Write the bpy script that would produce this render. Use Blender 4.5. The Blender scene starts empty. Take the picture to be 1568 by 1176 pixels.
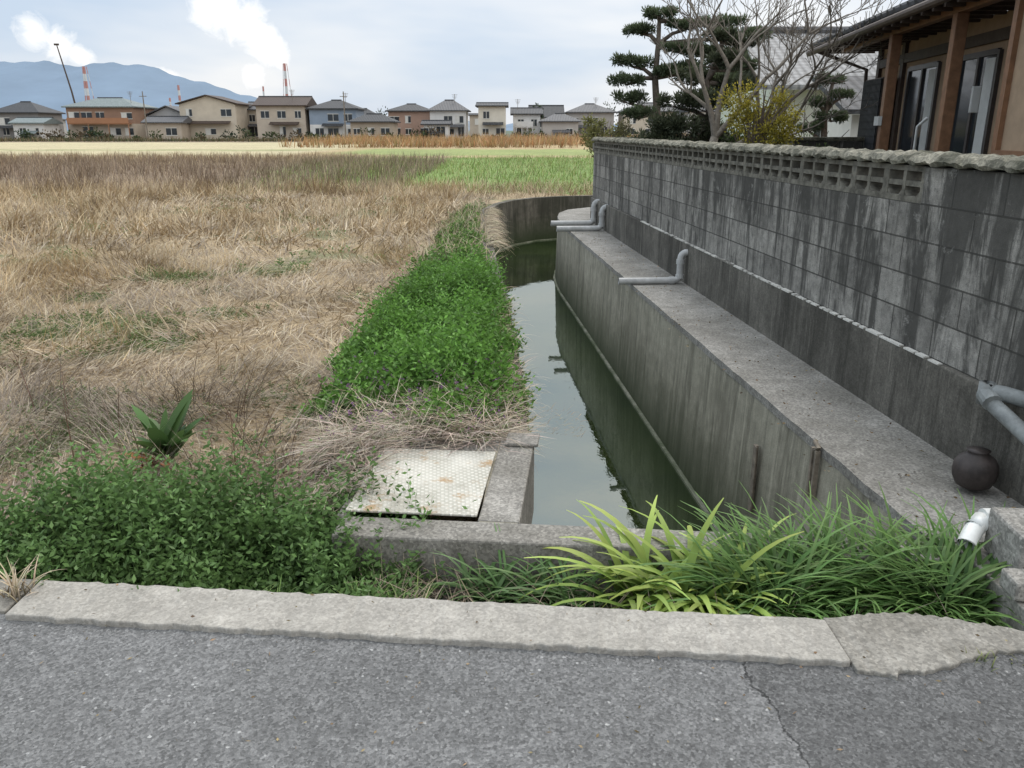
import bpy, math, random
import numpy as np
from mathutils import Vector, Matrix
from mathutils.geometry import delaunay_2d_cdt
random.seed(7); rng=np.random.default_rng(11)
scene=bpy.context.scene
COL=scene.collection
R_=math.radians

# ------------------------------------------------------------------ materials
def new_mat(name):
    m=bpy.data.materials.new(name); m.use_nodes=True
    nt=m.node_tree; nt.nodes.clear()
    out=nt.nodes.new('ShaderNodeOutputMaterial')
    return m,nt,out
def N(nt,t,**k):
    n=nt.nodes.new(t)
    for a,b in k.items(): setattr(n,a,b)
    return n
def inp(n,**k):
    for a,b in k.items():
        n.inputs[a.replace('_',' ')].default_value=b
def c4(c): return (c[0],c[1],c[2],1)
def noise(nt,vec,scale,detail=6,rough=.6,dist=0):
    n=N(nt,'ShaderNodeTexNoise'); inp(n,Scale=scale,Detail=min(detail,5),Roughness=rough,Distortion=dist)
    if vec is not None: nt.links.new(vec,n.inputs['Vector'])
    return n.outputs['Fac']
def ramp(nt,fac,stops):
    r=N(nt,'ShaderNodeValToRGB'); e=r.color_ramp.elements
    while len(e)<len(stops): e.new(.5)
    for i,(p,c) in enumerate(stops):
        e[i].position=p; e[i].color=c4(c) if not isinstance(c,(int,float)) else (c,c,c,1)
    nt.links.new(fac,r.inputs['Fac']); return r.outputs['Color']
def mix(nt,fac,a,b,mode='MIX'):
    m=N(nt,'ShaderNodeMix',data_type='RGBA',blend_type=mode)
    for s,v in ((0,fac),(6,a),(7,b)):
        if isinstance(v,(int,float)): m.inputs[s].default_value=v if s==0 else (v,v,v,1)
        elif isinstance(v,tuple): m.inputs[s].default_value=c4(v)
        else: nt.links.new(v,m.inputs[s])
    return m.outputs[2]
def coords(nt,kind='Object',scale=(1,1,1)):
    t=N(nt,'ShaderNodeTexCoord'); mp=N(nt,'ShaderNodeMapping'); mp.inputs['Scale'].default_value=scale
    nt.links.new(t.outputs[kind],mp.inputs['Vector']); return mp.outputs['Vector']
def finish(nt,out,col,rough=.85,bump=None,bs=.3,bd=.01,metal=0,spec=.3):
    p=N(nt,'ShaderNodeBsdfPrincipled')
    if isinstance(col,tuple): p.inputs['Base Color'].default_value=c4(col)
    else: nt.links.new(col,p.inputs['Base Color'])
    if isinstance(rough,(int,float)): p.inputs['Roughness'].default_value=rough
    else: nt.links.new(rough,p.inputs['Roughness'])
    p.inputs['Metallic'].default_value=metal; p.inputs['Specular IOR Level'].default_value=spec
    if bump is not None:
        b=N(nt,'ShaderNodeBump'); b.inputs['Strength'].default_value=bs; b.inputs['Distance'].default_value=bd
        nt.links.new(bump,b.inputs['Height']); nt.links.new(b.outputs['Normal'],p.inputs['Normal'])
    nt.links.new(p.outputs[0],out.inputs['Surface']); return p
def simple(name,col,rough=.7,var=.25,scale=8,bump=.15,metal=0,spec=.3):
    m,nt,out=new_mat(name); v=coords(nt)
    f=noise(nt,v,scale,8,.65)
    d=tuple(x*(1-var) for x in col); l=tuple(min(1,x*(1+var)) for x in col)
    c=ramp(nt,f,[(.3,d),(.7,l)])
    finish(nt,out,c,rough,f,bump,.01,metal,spec); return m

def concrete(name,base,dark,speck=.5,stain=.6,drip=False,green=None,agg=True,scale=1):
    m,nt,out=new_mat(name); v=coords(nt)
    big=noise(nt,v,1.3*scale,6,.65,.3); mid=noise(nt,v,9*scale,8,.7); fine=noise(nt,v,120,4,.7)
    c=ramp(nt,mid,[(.3,tuple(x*.72 for x in base)),(.7,tuple(min(1,x*1.2) for x in base))])
    sf=ramp(nt,big,[(.38,0.0),(.62,stain)])
    c=mix(nt,sf,c,dark)
    if drip:
        v2=coords(nt,'Object',(5,5,.55)); dn=noise(nt,v2,1.0,8,.75,.5)
        df=ramp(nt,dn,[(.48,0.0),(.62,.75)]); c=mix(nt,df,c,tuple(x*.75 for x in dark))
        v3=coords(nt,'Object',(15,15,.9)); ln=noise(nt,v3,1.0,6,.7,.3)
        lf=ramp(nt,ln,[(.55,0.0),(.68,.5)]); c=mix(nt,lf,c,tuple(min(1,x*1.35) for x in base))
        v4=coords(nt,'Object',(22,22,1.6)); ln=noise(nt,v4,1.0,6,.7,.3)
        lf=ramp(nt,ln,[(.57,0.0),(.66,.6)]); c=mix(nt,lf,c,dark)
    if agg:
        vo=N(nt,'ShaderNodeTexVoronoi'); inp(vo,Scale=95.0); nt.links.new(v,vo.inputs['Vector'])
        sp=ramp(nt,vo.outputs['Color'],[(.2,.66),(.55,1.0),(.9,1.35)])
        c=mix(nt,speck,c,sp,'MULTIPLY')
    fr=ramp(nt,fine,[(.3,.75),(.7,1.2)]); c=mix(nt,.8,c,fr,'MULTIPLY')
    if green:
        s=N(nt,'ShaderNodeSeparateXYZ'); nt.links.new(coords(nt),s.inputs[0])
        zz=N(nt,'ShaderNodeMath',operation='MULTIPLY_ADD'); nt.links.new(mid,zz.inputs[0]); zz.inputs[1].default_value=.35; nt.links.new(s.outputs['Z'],zz.inputs[2])
        mr=N(nt,'ShaderNodeMapRange'); inp(mr,From_Min=green[0],From_Max=green[1],To_Min=1.0,To_Max=0.0)
        nt.links.new(zz.outputs[0],mr.inputs['Value'])
        mm=N(nt,'ShaderNodeMath',operation='MULTIPLY'); nt.links.new(mr.outputs[0],mm.inputs[0])
        nt.links.new(ramp(nt,mid,[(.3,.75),(.6,1.0)]),mm.inputs[1])
        c=mix(nt,mm.outputs[0],c,green[2])
    finish(nt,out,c,.9,mix(nt,.5,fine,mid),.45,.008); return m

M={}
m,nt,out=new_mat('asphalt'); v=coords(nt)
vo=N(nt,'ShaderNodeTexVoronoi'); inp(vo,Scale=130.0); nt.links.new(v,vo.inputs['Vector'])
vo2=N(nt,'ShaderNodeTexVoronoi'); inp(vo2,Scale=60.0); nt.links.new(v,vo2.inputs['Vector'])
fine=noise(nt,v,260,3,.7); big=noise(nt,v,1.1,6,.65); mid=noise(nt,v,14,6,.7)
c=ramp(nt,vo.outputs['Color'],[(.1,(.10,.100,.099)),(.6,(.172,.172,.171)),(.93,(.245,.245,.242)),(.98,(.41,.41,.40))])
w=ramp(nt,vo2.outputs['Color'],[(.88,0.0),(.95,1.0)]); wd=ramp(nt,vo2.outputs['Distance'],[(.2,1.0),(.35,0.0)])
c=mix(nt,mix(nt,1.0,w,wd,'MULTIPLY'),c,(.42,.42,.41))
c=mix(nt,1.0,c,ramp(nt,big,[(.3,.78),(.7,1.14)]),'MULTIPLY')
c=mix(nt,1.0,c,ramp(nt,mid,[(.3,.80),(.7,1.14)]),'MULTIPLY')
c=mix(nt,1.0,c,ramp(nt,fine,[(.3,.7),(.7,1.25)]),'MULTIPLY')
s=N(nt,'ShaderNodeSeparateXYZ'); nt.links.new(v,s.inputs[0])
sx=N(nt,'ShaderNodeMath',operation='MULTIPLY_ADD'); nt.links.new(s.outputs['Y'],sx.inputs[0]); sx.inputs[1].default_value=.12; nt.links.new(s.outputs['X'],sx.inputs[2])
wob=N(nt,'ShaderNodeMath',operation='MULTIPLY_ADD'); nt.links.new(noise(nt,v,9,5,.7),wob.inputs[0]); wob.inputs[1].default_value=.14; nt.links.new(sx.outputs[0],wob.inputs[2])
mr=N(nt,'ShaderNodeMapRange'); inp(mr,From_Min=1.03,From_Max=1.045,To_Min=1.0,To_Max=.72); nt.links.new(wob.outputs[0],mr.inputs['Value'])
c=mix(nt,1.0,c,mr.outputs[0],'MULTIPLY')
su=N(nt,'ShaderNodeMath',operation='SUBTRACT'); nt.links.new(wob.outputs[0],su.inputs[0]); su.inputs[1].default_value=1.03
ab=N(nt,'ShaderNodeMath',operation='ABSOLUTE'); nt.links.new(su.outputs[0],ab.inputs[0])
mr2=N(nt,'ShaderNodeMapRange'); inp(mr2,From_Min=.002,From_Max=.007,To_Min=.3,To_Max=1.0); nt.links.new(ab.outputs[0],mr2.inputs['Value'])
c=mix(nt,1.0,c,mr2.outputs[0],'MULTIPLY')
finish(nt,out,c,.9,mix(nt,.5,vo.outputs['Distance'],fine),.8,.004,0,.2); M['asphalt']=m

M['curb']=concrete('curb_concrete',(.37,.35,.315),(.27,.255,.225),.45,.6)
M['curbold']=concrete('old_curb_concrete',(.28,.265,.235),(.17,.158,.135),.7,.7,scale=2)
M['ledge']=concrete('ledge_concrete',(.30,.285,.258),(.15,.14,.12),.85,.8)
M['canal']=concrete('canal_concrete',(.36,.335,.265),(.17,.158,.118),.3,.6,drip=True,green=(-1.0,-.25,(.030,.045,.014)),agg=False)
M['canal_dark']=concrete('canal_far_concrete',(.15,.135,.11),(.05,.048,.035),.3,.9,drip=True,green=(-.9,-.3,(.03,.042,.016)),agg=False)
M['found']=concrete('foundation_concrete',(.17,.157,.134),(.055,.051,.042),.5,.9,drip=True,agg=True)
M['coping']=concrete('coping_concrete',(.25,.235,.185),(.06,.06,.042),.9,1.0,scale=5)
M['footing']=concrete('footing',(.25,.25,.19),(.08,.10,.05),.3,.8,agg=False,scale=3)

def block_mat(name,bright=1.0):
    m,nt,out=new_mat(name); uv=coords(nt,'UV')
    b=N(nt,'ShaderNodeTexBrick'); b.offset=.5; b.squash=1
    inp(b,Scale=1.0,Mortar_Size=.005,Mortar_Smooth=.2,Bias=-.1,Brick_Width=.4,Row_Height=.19)
    b.inputs['Color1'].default_value=c4((.33,.312,.28)); b.inputs['Color2'].default_value=c4((.16,.151,.135)); b.inputs['Mortar'].default_value=c4((.085,.08,.07))
    nt.links.new(uv,b.inputs['Vector'])
    fine=noise(nt,uv,140,5,.75); mid=noise(nt,uv,11,8,.7); big=noise(nt,uv,1.7,6,.6,.4)
    c=b.outputs['Color']
    c=mix(nt,1.0,c,ramp(nt,fine,[(.3,.65),(.7,1.3)]),'MULTIPLY')
    c=mix(nt,1.0,c,ramp(nt,mid,[(.3,.55),(.7,1.3)]),'MULTIPLY')
    v2=coords(nt,'UV',(4.5,.6,1)); dn=noise(nt,v2,1.0,9,.75,.7)
    s=N(nt,'ShaderNodeSeparateXYZ'); nt.links.new(uv,s.inputs[0])
    mr=N(nt,'ShaderNodeMapRange'); inp(mr,From_Min=.30,From_Max=.95,To_Min=-.03,To_Max=.085); nt.links.new(s.outputs['Y'],mr.inputs['Value'])
    ad=N(nt,'ShaderNodeMath',operation='ADD'); nt.links.new(dn,ad.inputs[0]); nt.links.new(mr.outputs[0],ad.inputs[1])
    c=mix(nt,ramp(nt,ad.outputs[0],[(.47,0.0),(.57,.82)]),c,(.043,.041,.036))
    v3=coords(nt,'UV',(17,1.0,1)); dn3=noise(nt,v3,1.0,6,.75,.3)
    c=mix(nt,ramp(nt,dn3,[(.52,0.0),(.64,.5)]),c,(.055,.052,.046))
    sp=noise(nt,uv,28,5,.8); c=mix(nt,ramp(nt,sp,[(.55,0.0),(.64,.6)]),c,(.06,.057,.05))
    v4=coords(nt,'UV',(6,5,1)); dn4=noise(nt,v4,1.0,7,.8,.4)
    c=mix(nt,ramp(nt,dn4,[(.60,0.0),(.69,.55)]),c,(.38,.365,.335))
    inv=N(nt,'ShaderNodeInvert'); nt.links.new(b.outputs['Fac'],inv.inputs['Color'])
    h=mix(nt,.35,inv.outputs[0],fine)
    finish(nt,out,c,.92,h,.75,.008); return m
M['block']=block_mat('concrete_block')
M['openwork']=simple('openwork_block',(.15,.14,.115),.9,.6,14,.5)
m,nt,out=new_mat('white_strip'); v=coords(nt)
f=noise(nt,v,9,8,.75); f2=noise(nt,v,1.1,3,.5); ff=mix(nt,.45,f,f2); c=ramp(nt,ff,[(.44,(.16,.15,.13)),(.50,(.58,.56,.51))]); finish(nt,out,c,.8,f,.4,.01); M['whitestrip']=m
m,nt,out=new_mat('cover_plate_paint'); v=coords(nt)
t=N(nt,'ShaderNodeTexCoord'); mp_=N(nt,'ShaderNodeMapping'); mp_.inputs['Rotation'].default_value=(0,0,R_(40)); nt.links.new(t.outputs['Object'],mp_.inputs['Vector'])
mp2=N(nt,'ShaderNodeMapping'); mp2.inputs['Scale'].default_value=(40,40,1); nt.links.new(mp_.outputs[0],mp2.inputs['Vector'])
ck=N(nt,'ShaderNodeTexVoronoi'); inp(ck,Scale=1.0,Randomness=0.0); nt.links.new(mp2.outputs[0],ck.inputs['Vector']); dots=ramp(nt,ck.outputs['Distance'],[(.24,1.0),(.36,0.0)])
big=noise(nt,v,5,7,.7); c=ramp(nt,big,[(.35,(.38,.365,.31)),(.65,(.54,.52,.46))])
c=mix(nt,mix(nt,1.0,dots,(.6,.6,.6),'MULTIPLY'),c,(.72,.70,.64))
ru=noise(nt,coords(nt,'Object',(4.4,4.4,4.4)),1.4,8,.75); c=mix(nt,ramp(nt,ru,[(.56,0.0),(.66,.8)]),c,(.34,.21,.09))
gr=noise(nt,v,3.1,6,.7,.5); c=mix(nt,ramp(nt,gr,[(.50,0.0),(.66,.6)]),c,(.26,.24,.19))
finish(nt,out,c,.6,dots,.7,.005,0,.2); M['plate']=m
# water
m,nt,out=new_mat('canal_water'); v=coords(nt)
d=N(nt,'ShaderNodeBsdfDiffuse'); 
nt.links.new(ramp(nt,noise(nt,v,1.2,5,.6),[(.3,(.008,.016,.004)),(.7,(.022,.034,.009))]),d.inputs['Color'])
g=N(nt,'ShaderNodeBsdfGlossy'); inp(g,Roughness=.015); g.inputs['Color'].default_value=(.92,.98,.94,1)
fr=N(nt,'ShaderNodeFresnel'); inp(fr,IOR=2.7)
b=N(nt,'ShaderNodeBump'); inp(b,Strength=.10,Distance=.01)
nt.links.new(noise(nt,coords(nt,'Object',(3,1.5,1)),2.2,4,.55),b.inputs['Height'])
for x in (g,fr): nt.links.new(b.outputs[0],x.inputs['Normal'])
ms=N(nt,'ShaderNodeMixShader'); nt.links.new(fr.outputs[0],ms.inputs[0]); nt.links.new(d.outputs[0],ms.inputs[1]); nt.links.new(g.outputs[0],ms.inputs[2])
nt.links.new(ms.outputs[0],out.inputs['Surface']); M['water']=m
def attr_mat(name,trans=.3,rough=.55,spec=.3):
    m,nt,out=new_mat(name); a=N(nt,'ShaderNodeAttribute',attribute_name='Col')
    p=N(nt,'ShaderNodeBsdfPrincipled'); inp(p,Roughness=rough); p.inputs['Specular IOR Level'].default_value=spec
    nt.links.new(a.outputs['Color'],p.inputs['Base Color'])
    if trans<=0:
        nt.links.new(p.outputs[0],out.inputs['Surface']); return m
    t=N(nt,'ShaderNodeBsdfTranslucent'); nt.links.new(a.outputs['Color'],t.inputs['Color'])
    ms=N(nt,'ShaderNodeMixShader'); ms.inputs[0].default_value=trans
    nt.links.new(p.outputs[0],ms.inputs[1]); nt.links.new(t.outputs[0],ms.inputs[2]); nt.links.new(ms.outputs[0],out.inputs['Surface'])
    return m
M['leaf']=attr_mat('leaf',.3); M['straw']=attr_mat('straw',0,.7,.15)
m,nt,out=new_mat('ground_soil'); a=N(nt,'ShaderNodeAttribute',attribute_name='Col'); v=coords(nt)
f=noise(nt,v,25,8,.75); f2=noise(nt,v,2.2,7,.7)
c=mix(nt,1.0,a.outputs['Color'],ramp(nt,f,[(.3,.55),(.7,1.35)]),'MULTIPLY')
c=mix(nt,1.0,c,ramp(nt,f2,[(.3,.75),(.7,1.2)]),'MULTIPLY')
finish(nt,out,c,.95,f,.8,.03); M['ground']=m
M['bark']=simple('bark',(.13,.105,.085),.9,.4,20,.6)
M['greybark']=simple('grey_bark',(.20,.175,.145),.9,.35,20,.5)
M['pvc']=simple('pvc_pipe_grey',(.40,.40,.39),.45,.25,9,.05)
M['steelpipe']=simple('grey_pipe',(.21,.22,.215),.5,.35,14,.1)
M['pvcw']=simple('pvc_pipe_white',(.70,.70,.67),.4,.15,9,.05)
M['rust']=simple('rusty_iron',(.19,.16,.125),.85,.45,22,.4)
M['pot']=simple('dark_pot',(.045,.036,.033),.5,.5,14,.1)
M['brownwood']=simple('brown_wood',(.22,.115,.062),.5,.25,10,.1)
M['darkwood']=simple('dark_wood',(.075,.055,.043),.6,.3,10,.2)
M['tan']=simple('tan_plaster',(.35,.25,.165),.85,.12,6,.1)
M['glass']=simple('window_glass',(.03,.035,.04),.12,.2,2,.0,0,.5)
M['sash']=simple('bronze_sash',(.07,.06,.055),.4,.2,8,.0)
M['curtain']=simple('curtain',(.6,.6,.57),.8,.1,5,.1)
M['white']=simple('white_wall',(.62,.61,.57),.8,.08,2,.05)
def tile_mat(name,col):
    m,nt,out=new_mat(name); v=coords(nt)
    w=N(nt,'ShaderNodeTexWave',wave_type='BANDS',bands_direction='X'); inp(w,Scale=1.15,Distortion=.0); nt.links.new(v,w.inputs['Vector'])
    w2=N(nt,'ShaderNodeTexWave',wave_type='BANDS',bands_direction='Z'); inp(w2,Scale=2.6,Distortion=.0); nt.links.new(v,w2.inputs['Vector'])
    f=noise(nt,v,4,6,.6)
    c=ramp(nt,f,[(.3,tuple(x*.75 for x in col)),(.7,tuple(x*1.2 for x in col))])
    c=mix(nt,1.0,c,ramp(nt,w.outputs['Fac'],[(0,.6),(.5,1.05)]),'MULTIPLY')
    c=mix(nt,1.0,c,ramp(nt,w2.outputs['Fac'],[(0,.7),(.3,1.0)]),'MULTIPLY')
    finish(nt,out,c,.6,w.outputs['Fac'],.8,.04,0,.15); return m
M['tile']=tile_mat('grey_roof_tile',(.13,.13,.135)); M['tilel']=tile_mat('silver_roof_tile',(.26,.26,.26))
M['tiledark']=tile_mat('dark_roof_tile',(.07,.072,.076))
M['tilebrown']=tile_mat('brown_roof_tile',(.09,.067,.056)); M['tileteal']=tile_mat('pale_green_roof',(.22,.26,.26))

# ------------------------------------------------------------------ mesh helpers
def link(o,parent=None):
    COL.objects.link(o)
    if parent: o.parent=parent
    return o
def empty(name,loc=(0,0,0)):
    e=bpy.data.objects.new(name,None); e.empty_display_size=.3; COL.objects.link(e); return e
class MB:
    def __init__(s): s.v=[]; s.f=[]; s.uv={}
    def poly(s,pts,faces):
        o=len(s.v); s.v+= [tuple(p) for p in pts]; s.f+=[tuple(o+i for i in f) for f in faces]
    def box(s,x0,x1,y0,y1,z0,z1,T=None):
        P=[(x,y,z) for z in (z0,z1) for y in (y0,y1) for x in (x0,x1)]
        if T: P=[T(*p) for p in P]
        s.poly(P,[(0,2,3,1),(4,5,7,6),(0,1,5,4),(2,6,7,3),(0,4,6,2),(1,3,7,5)])
    def tube(s,pts,rad,n=8,cap=True):
        pts=[Vector(p) for p in pts]; o=len(s.v); k=len(pts)
        if isinstance(rad,(int,float)): rad=[rad]*k
        prev=None
        for i,p in enumerate(pts):
            t=(pts[min(i+1,k-1)]-pts[max(i-1,0)])
            if t.length<1e-9: t=Vector((0,0,1))
            t.normalize()
            if prev is None: a=t.orthogonal().normalized()
            else:
                a=prev-t*prev.dot(t)
                if a.length<1e-6: a=t.orthogonal()
                a.normalize()
            prev=a; b=t.cross(a)
            for j in range(n):
                an=2*math.pi*j/n; q=p+(a*math.cos(an)+b*math.sin(an))*rad[i]; s.v.append(tuple(q))
        for i in range(k-1):
            for j in range(n):
                s.f.append((o+i*n+j,o+i*n+(j+1)%n,o+(i+1)*n+(j+1)%n,o+(i+1)*n+j))
        if cap:
            s.f.append(tuple(o+j for j in range(n))[::-1]); s.f.append(tuple(o+(k-1)*n+j for j in range(n)))
    def make(s,name,mat,parent=None,smooth=False,bevel=0,uvfun=None):
        me=bpy.data.meshes.new(name); me.from_pydata(s.v,[],s.f); me.update()
        me.materials.append(mat)
        if uvfun:
            ul=me.uv_layers.new(name='UVMap')
            for l in me.loops:
                ul.data[l.index].uv=uvfun(*me.vertices[l.vertex_index].co)
        if smooth: me.polygons.foreach_set('use_smooth',[True]*len(me.polygons))
        o=link(bpy.data.objects.new(name,me),parent)
        if bevel:
            b=o.modifiers.new('bev','BEVEL'); b.width=bevel; b.segments=2; b.limit_method='ANGLE'
        return o
def np_mesh(name,V,F,C,mat,parent=None):
    me=bpy.data.meshes.new(name); V=np.asarray(V,np.float32); F=np.asarray(F,np.int32); k=F.shape[1]
    me.vertices.add(len(V)); me.vertices.foreach_set('co',V.ravel())
    me.loops.add(F.size); me.loops.foreach_set('vertex_index',F.ravel())
    me.polygons.add(len(F)); me.polygons.foreach_set('loop_start',np.arange(0,F.size,k,dtype=np.int32))
    me.polygons.foreach_set('loop_total',np.full(len(F),k,np.int32))
    me.update(calc_edges=True)
    ca=me.color_attributes.new('Col','FLOAT_COLOR','POINT')
    ca.data.foreach_set('color',np.concatenate([C,np.ones((len(C),1))],1).astype(np.float32).ravel())
    me.materials.append(mat); return link(bpy.data.objects.new(name,me),parent)
class Veg:
    def __init__(s): s.V=[];s.F=[];s.C=[];s.n=0
    def add(s,V,F,C): s.V.append(V);s.F.append(F+s.n);s.C.append(C);s.n+=len(V)
    def make(s,name,mat,parent=None):
        return np_mesh(name,np.concatenate(s.V),np.concatenate(s.F),np.clip(np.concatenate(s.C),0,1),mat,parent)
    def blades(s,base,az,L,lean,curve,width,col,seg=3,tipcol=None,broad=False,tw=.9,tilt=.4,dark=.65):
        n=len(base); t=np.linspace(0,1,seg+1); pos=np.zeros((n,seg+1,3)); pos[:,0]=base
        for i in range(seg):
            th=lean+curve*(i+.5)/seg; d=np.stack([np.sin(th)*np.cos(az),np.sin(th)*np.sin(az),np.cos(th)],1)
            pos[:,i+1]=pos[:,i]+d*(L/seg)[:,None]
        tw=rng.uniform(-tw,tw,n); pa=az+np.pi/2+tw
        side=np.stack([np.cos(pa),np.sin(pa),rng.uniform(-tilt,tilt,n)],1)
        prof=(1-.9*t**2) if not broad else (.15+.85*np.sin(np.pi*np.clip(t,.0,1)**.8)**.8)*(t<.999)+.02
        w=width[:,None]*prof[None,:]*.5
        A=pos-side[:,None,:]*w[:,:,None]; B=pos+side[:,None,:]*w[:,:,None]
        V=np.stack([A,B],2).reshape(-1,3)
        i0=(np.arange(n)*(seg+1)*2)[:,None]+(np.arange(seg)*2)[None,:]
        F=np.stack([i0,i0+1,i0+3,i0+2],-1).reshape(-1,4)
        if tipcol is None: tipcol=col
        cc=col[:,None,:]*(1-t)[None,:,None]+tipcol[:,None,:]*t[None,:,None]
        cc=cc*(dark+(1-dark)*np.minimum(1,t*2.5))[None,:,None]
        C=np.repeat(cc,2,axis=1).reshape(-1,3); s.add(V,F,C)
    def leaves(s,pos,ax,L,W,col):
        n=len(pos); ax=ax/np.linalg.norm(ax,axis=1)[:,None]; r=rng.normal(size=(n,3)); r[:,2]*=.4
        sd=np.cross(ax,r); sd/=np.linalg.norm(sd,axis=1)[:,None]+1e-9
        L=L[:,None]; W=W[:,None]
        V=np.stack([pos,pos+ax*L*.45+sd*W*.5,pos+ax*L,pos+ax*L*.45-sd*W*.5],1).reshape(-1,3)
        F=(np.arange(n)*4)[:,None]+np.arange(4)[None,:]; s.add(V,F,np.repeat(col,4,axis=0))
def vary(base,n,a=.25,hue=.08):
    b=np.asarray(base)[None,:]*(1+rng.uniform(-a,a,(n,1)))
    return np.clip(b*(1+rng.uniform(-hue,hue,(n,3))),0,1)
def fn(x,y,s=1,o=0):
    return (np.sin(x*s*1.7+o+1.3*np.sin(y*s*.9+o))+np.sin(y*s*1.9-o*1.7+1.5*np.sin(x*s*1.1))+.6*np.sin((x+y)*s*3.7+o)+.5*np.sin((x-y)*s*5.3-o*2))/3.1

# ------------------------------------------------------------------ layout
Lp=[(.02,3.02),(.08,4.1),(.09,4.84),(.04,6.2),(-.06,8.4),(-.2,10.7),(-.35,13.7),(-.47,16.5),(-.48,18.0),(-.3,19.3),(.05,20.3),(.6,21.1),(1.4,21.6),(2.8,22.0),(8,22.4),(26,22.8)]
NL=9
def rx(y): return 1.87-.07*y
Rp=[(rx(y),y) for y in (2.9,4,5.5,7,8.5,10,11.5,13,14.2)]+[(.86,14.9),(.86,15.6),(.93,16.4),(1.15,17.1),(1.6,17.6),(2.4,18.0),(4,18.3),(9,18.6),(26,19)]
Wp=[(rx(y)+.85,y) for y in (2.9,4,5.5,7,8.5,10,11.5,13,14.2)]+[(1.75,14.7),(1.77,15),(1.8,15.2),(1.9,15.4),(2.1,15.5),(2.6,15.6),(4,15.7),(9,15.9),(26,16.3)]
def lx(y):
    return np.interp(y,[p[1] for p in Lp[:NL]],[p[0] for p in Lp[:NL]])
def cy(x): return 2.205-.092*x
def H(x,y):
    x=np.asarray(x,float); y=np.asarray(y,float)
    z=-.27+.04*fn(x,y,1.1,.5)+.03*fn(x,y,3.2,2)
    z=z+.27*np.clip((y-25)/110,0,1)
    bank=np.clip(1-np.abs(x-lx(y)+.45)/.9,0,1)*(y<19)*(y>3.3); z=z+.12*bank
    z=np.where(y<2.95,-.33,z); return z
poly=[(a-.08,b) for a,b in Lp[:NL]]+[(a-.06,b+.08) for a,b in Lp[NL:]]+[(a,b) for a,b in reversed([(p[0]+.3,p[1]) if p[1]<15 else (p[0],p[1]-.3) for p in Rp])]
def inpoly(x,y,P):
    r=False; j=len(P)-1
    for i in range(len(P)):
        xi,yi=P[i]; xj,yj=P[j]
        if (yi>y)!=(yj>y) and x<(xj-xi)*(y-yi)/(yj-yi)+xi: r=not r
        j=i
    return r
pts=[]; 
for x in np.arange(-16,9,.25):
    for y in np.arange(1.6,25,.25): pts.append((x+rng.uniform(-.04,.04),y+rng.uniform(-.04,.04)))
for x in np.arange(-150,100,2.5):
    for y in list(np.arange(-20,170,2.5)):
        if not(-16<x<9 and 1.6<y<25): pts.append((x+rng.uniform(-.3,.3),y+rng.uniform(-.3,.3)))
for x in np.linspace(-9000,9000,25):
    for y in np.linspace(-2000,12000,20):
        if not(-150<x<100 and -20<y<170): pts.append((x,y))
npnt=len(pts); pts+=poly; ed=[(npnt+i,npnt+(i+1)%len(poly)) for i in range(len(poly))]
vo_,eo,fo,_,_,_=delaunay_2d_cdt([Vector(p) for p in pts],ed,[],0,1e-5)
fo=[f for f in fo if not inpoly(sum(vo_[i][0] for i in f)/3,sum(vo_[i][1] for i in f)/3,poly)]
gv=np.array([(p[0],p[1]) for p in vo_]); gx,gy=gv[:,0],gv[:,1]; gz=H(gx,gy)
def swid(y): 
    return np.interp(y,[3.9,4.3,5,6.5,9,12,15,20],[.80,1.12,1.34,1.36,1.15,.98,.85,.6])
def in_strip(x,y):
    e=lx(y); w=swid(y)*(1+.13*fn(x*0,y,1.3,1)+.14*fn(x,y,2.7,4))
    return (x<e-.05)&(x>e-w)&(y>3.9)&(y<20.5)
def in_mound(x,y):
    back=3.42+.15*fn(x,y*0,2.3,4)-.05*(x+1.3)-.55*np.clip(-1.55-x,0,1.2)
    return (x<-.34+.12*np.sin(y*9))&(x>-3.4)&(y>cy(x)+.3)&(y<back)
def gmf(x,y): return fn(x,y,.9,7)+.5*fn(x,y,2.3,1)
def gcol(x,y):
    n=len(x); c=np.tile(np.array([.37,.285,.18]),(n,1))
    nz=fn(x,y,.35,3)
    c=c*(1+.15*nz)[:,None]
    def setc(m,col): c[m]=np.array(col)[None,:]*(1+.12*nz[m])[:,None]
    fy=y+2.5*fn(x,y,.12,1)
    setc((y<24)&(gmf(x,y)>.42),(.19,.19,.10))
    setc((fy>24)&(fy<48)&(x<-7),(.25,.19,.13))
    setc((fy>25)&(fy<56)&(x>-9-.1*(y-28))&(x<16),(.19,.27,.08))
    setc((fy>48)&(fy<58)&(x<-9),(.35,.28,.17))
    setc((y>55)&(y<118)&(x<-17),(.48,.42,.26))
    setc((y>75)&(y<79)&(x<-17),(.30,.30,.15))
    setc((fy>56)&(y<118)&(x>=-17),(.40,.31,.17))
    setc((fy>62)&(y<80)&(x>=-14),(.26,.30,.11))
    setc(y>118,(.24,.19,.13)); setc(y>172,(.10,.13,.09))
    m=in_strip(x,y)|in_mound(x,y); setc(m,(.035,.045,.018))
    setc(y<2.95,(.05,.043,.03)); setc((x>rx(y)+.5)&(y<18),(.16,.13,.09)); return c
fa=np.array([f for f in fo]); 
a_=gv[fa[:,0]];b_=gv[fa[:,1]];c_=gv[fa[:,2]]
cr=(b_[:,0]-a_[:,0])*(c_[:,1]-a_[:,1])-(b_[:,1]-a_[:,1])*(c_[:,0]-a_[:,0]); fa[cr<0]=fa[cr<0][:,::-1]
np_mesh('ground',np.stack([gx,gy,gz],1),fa,gcol(gx,gy),M['ground'])

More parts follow.
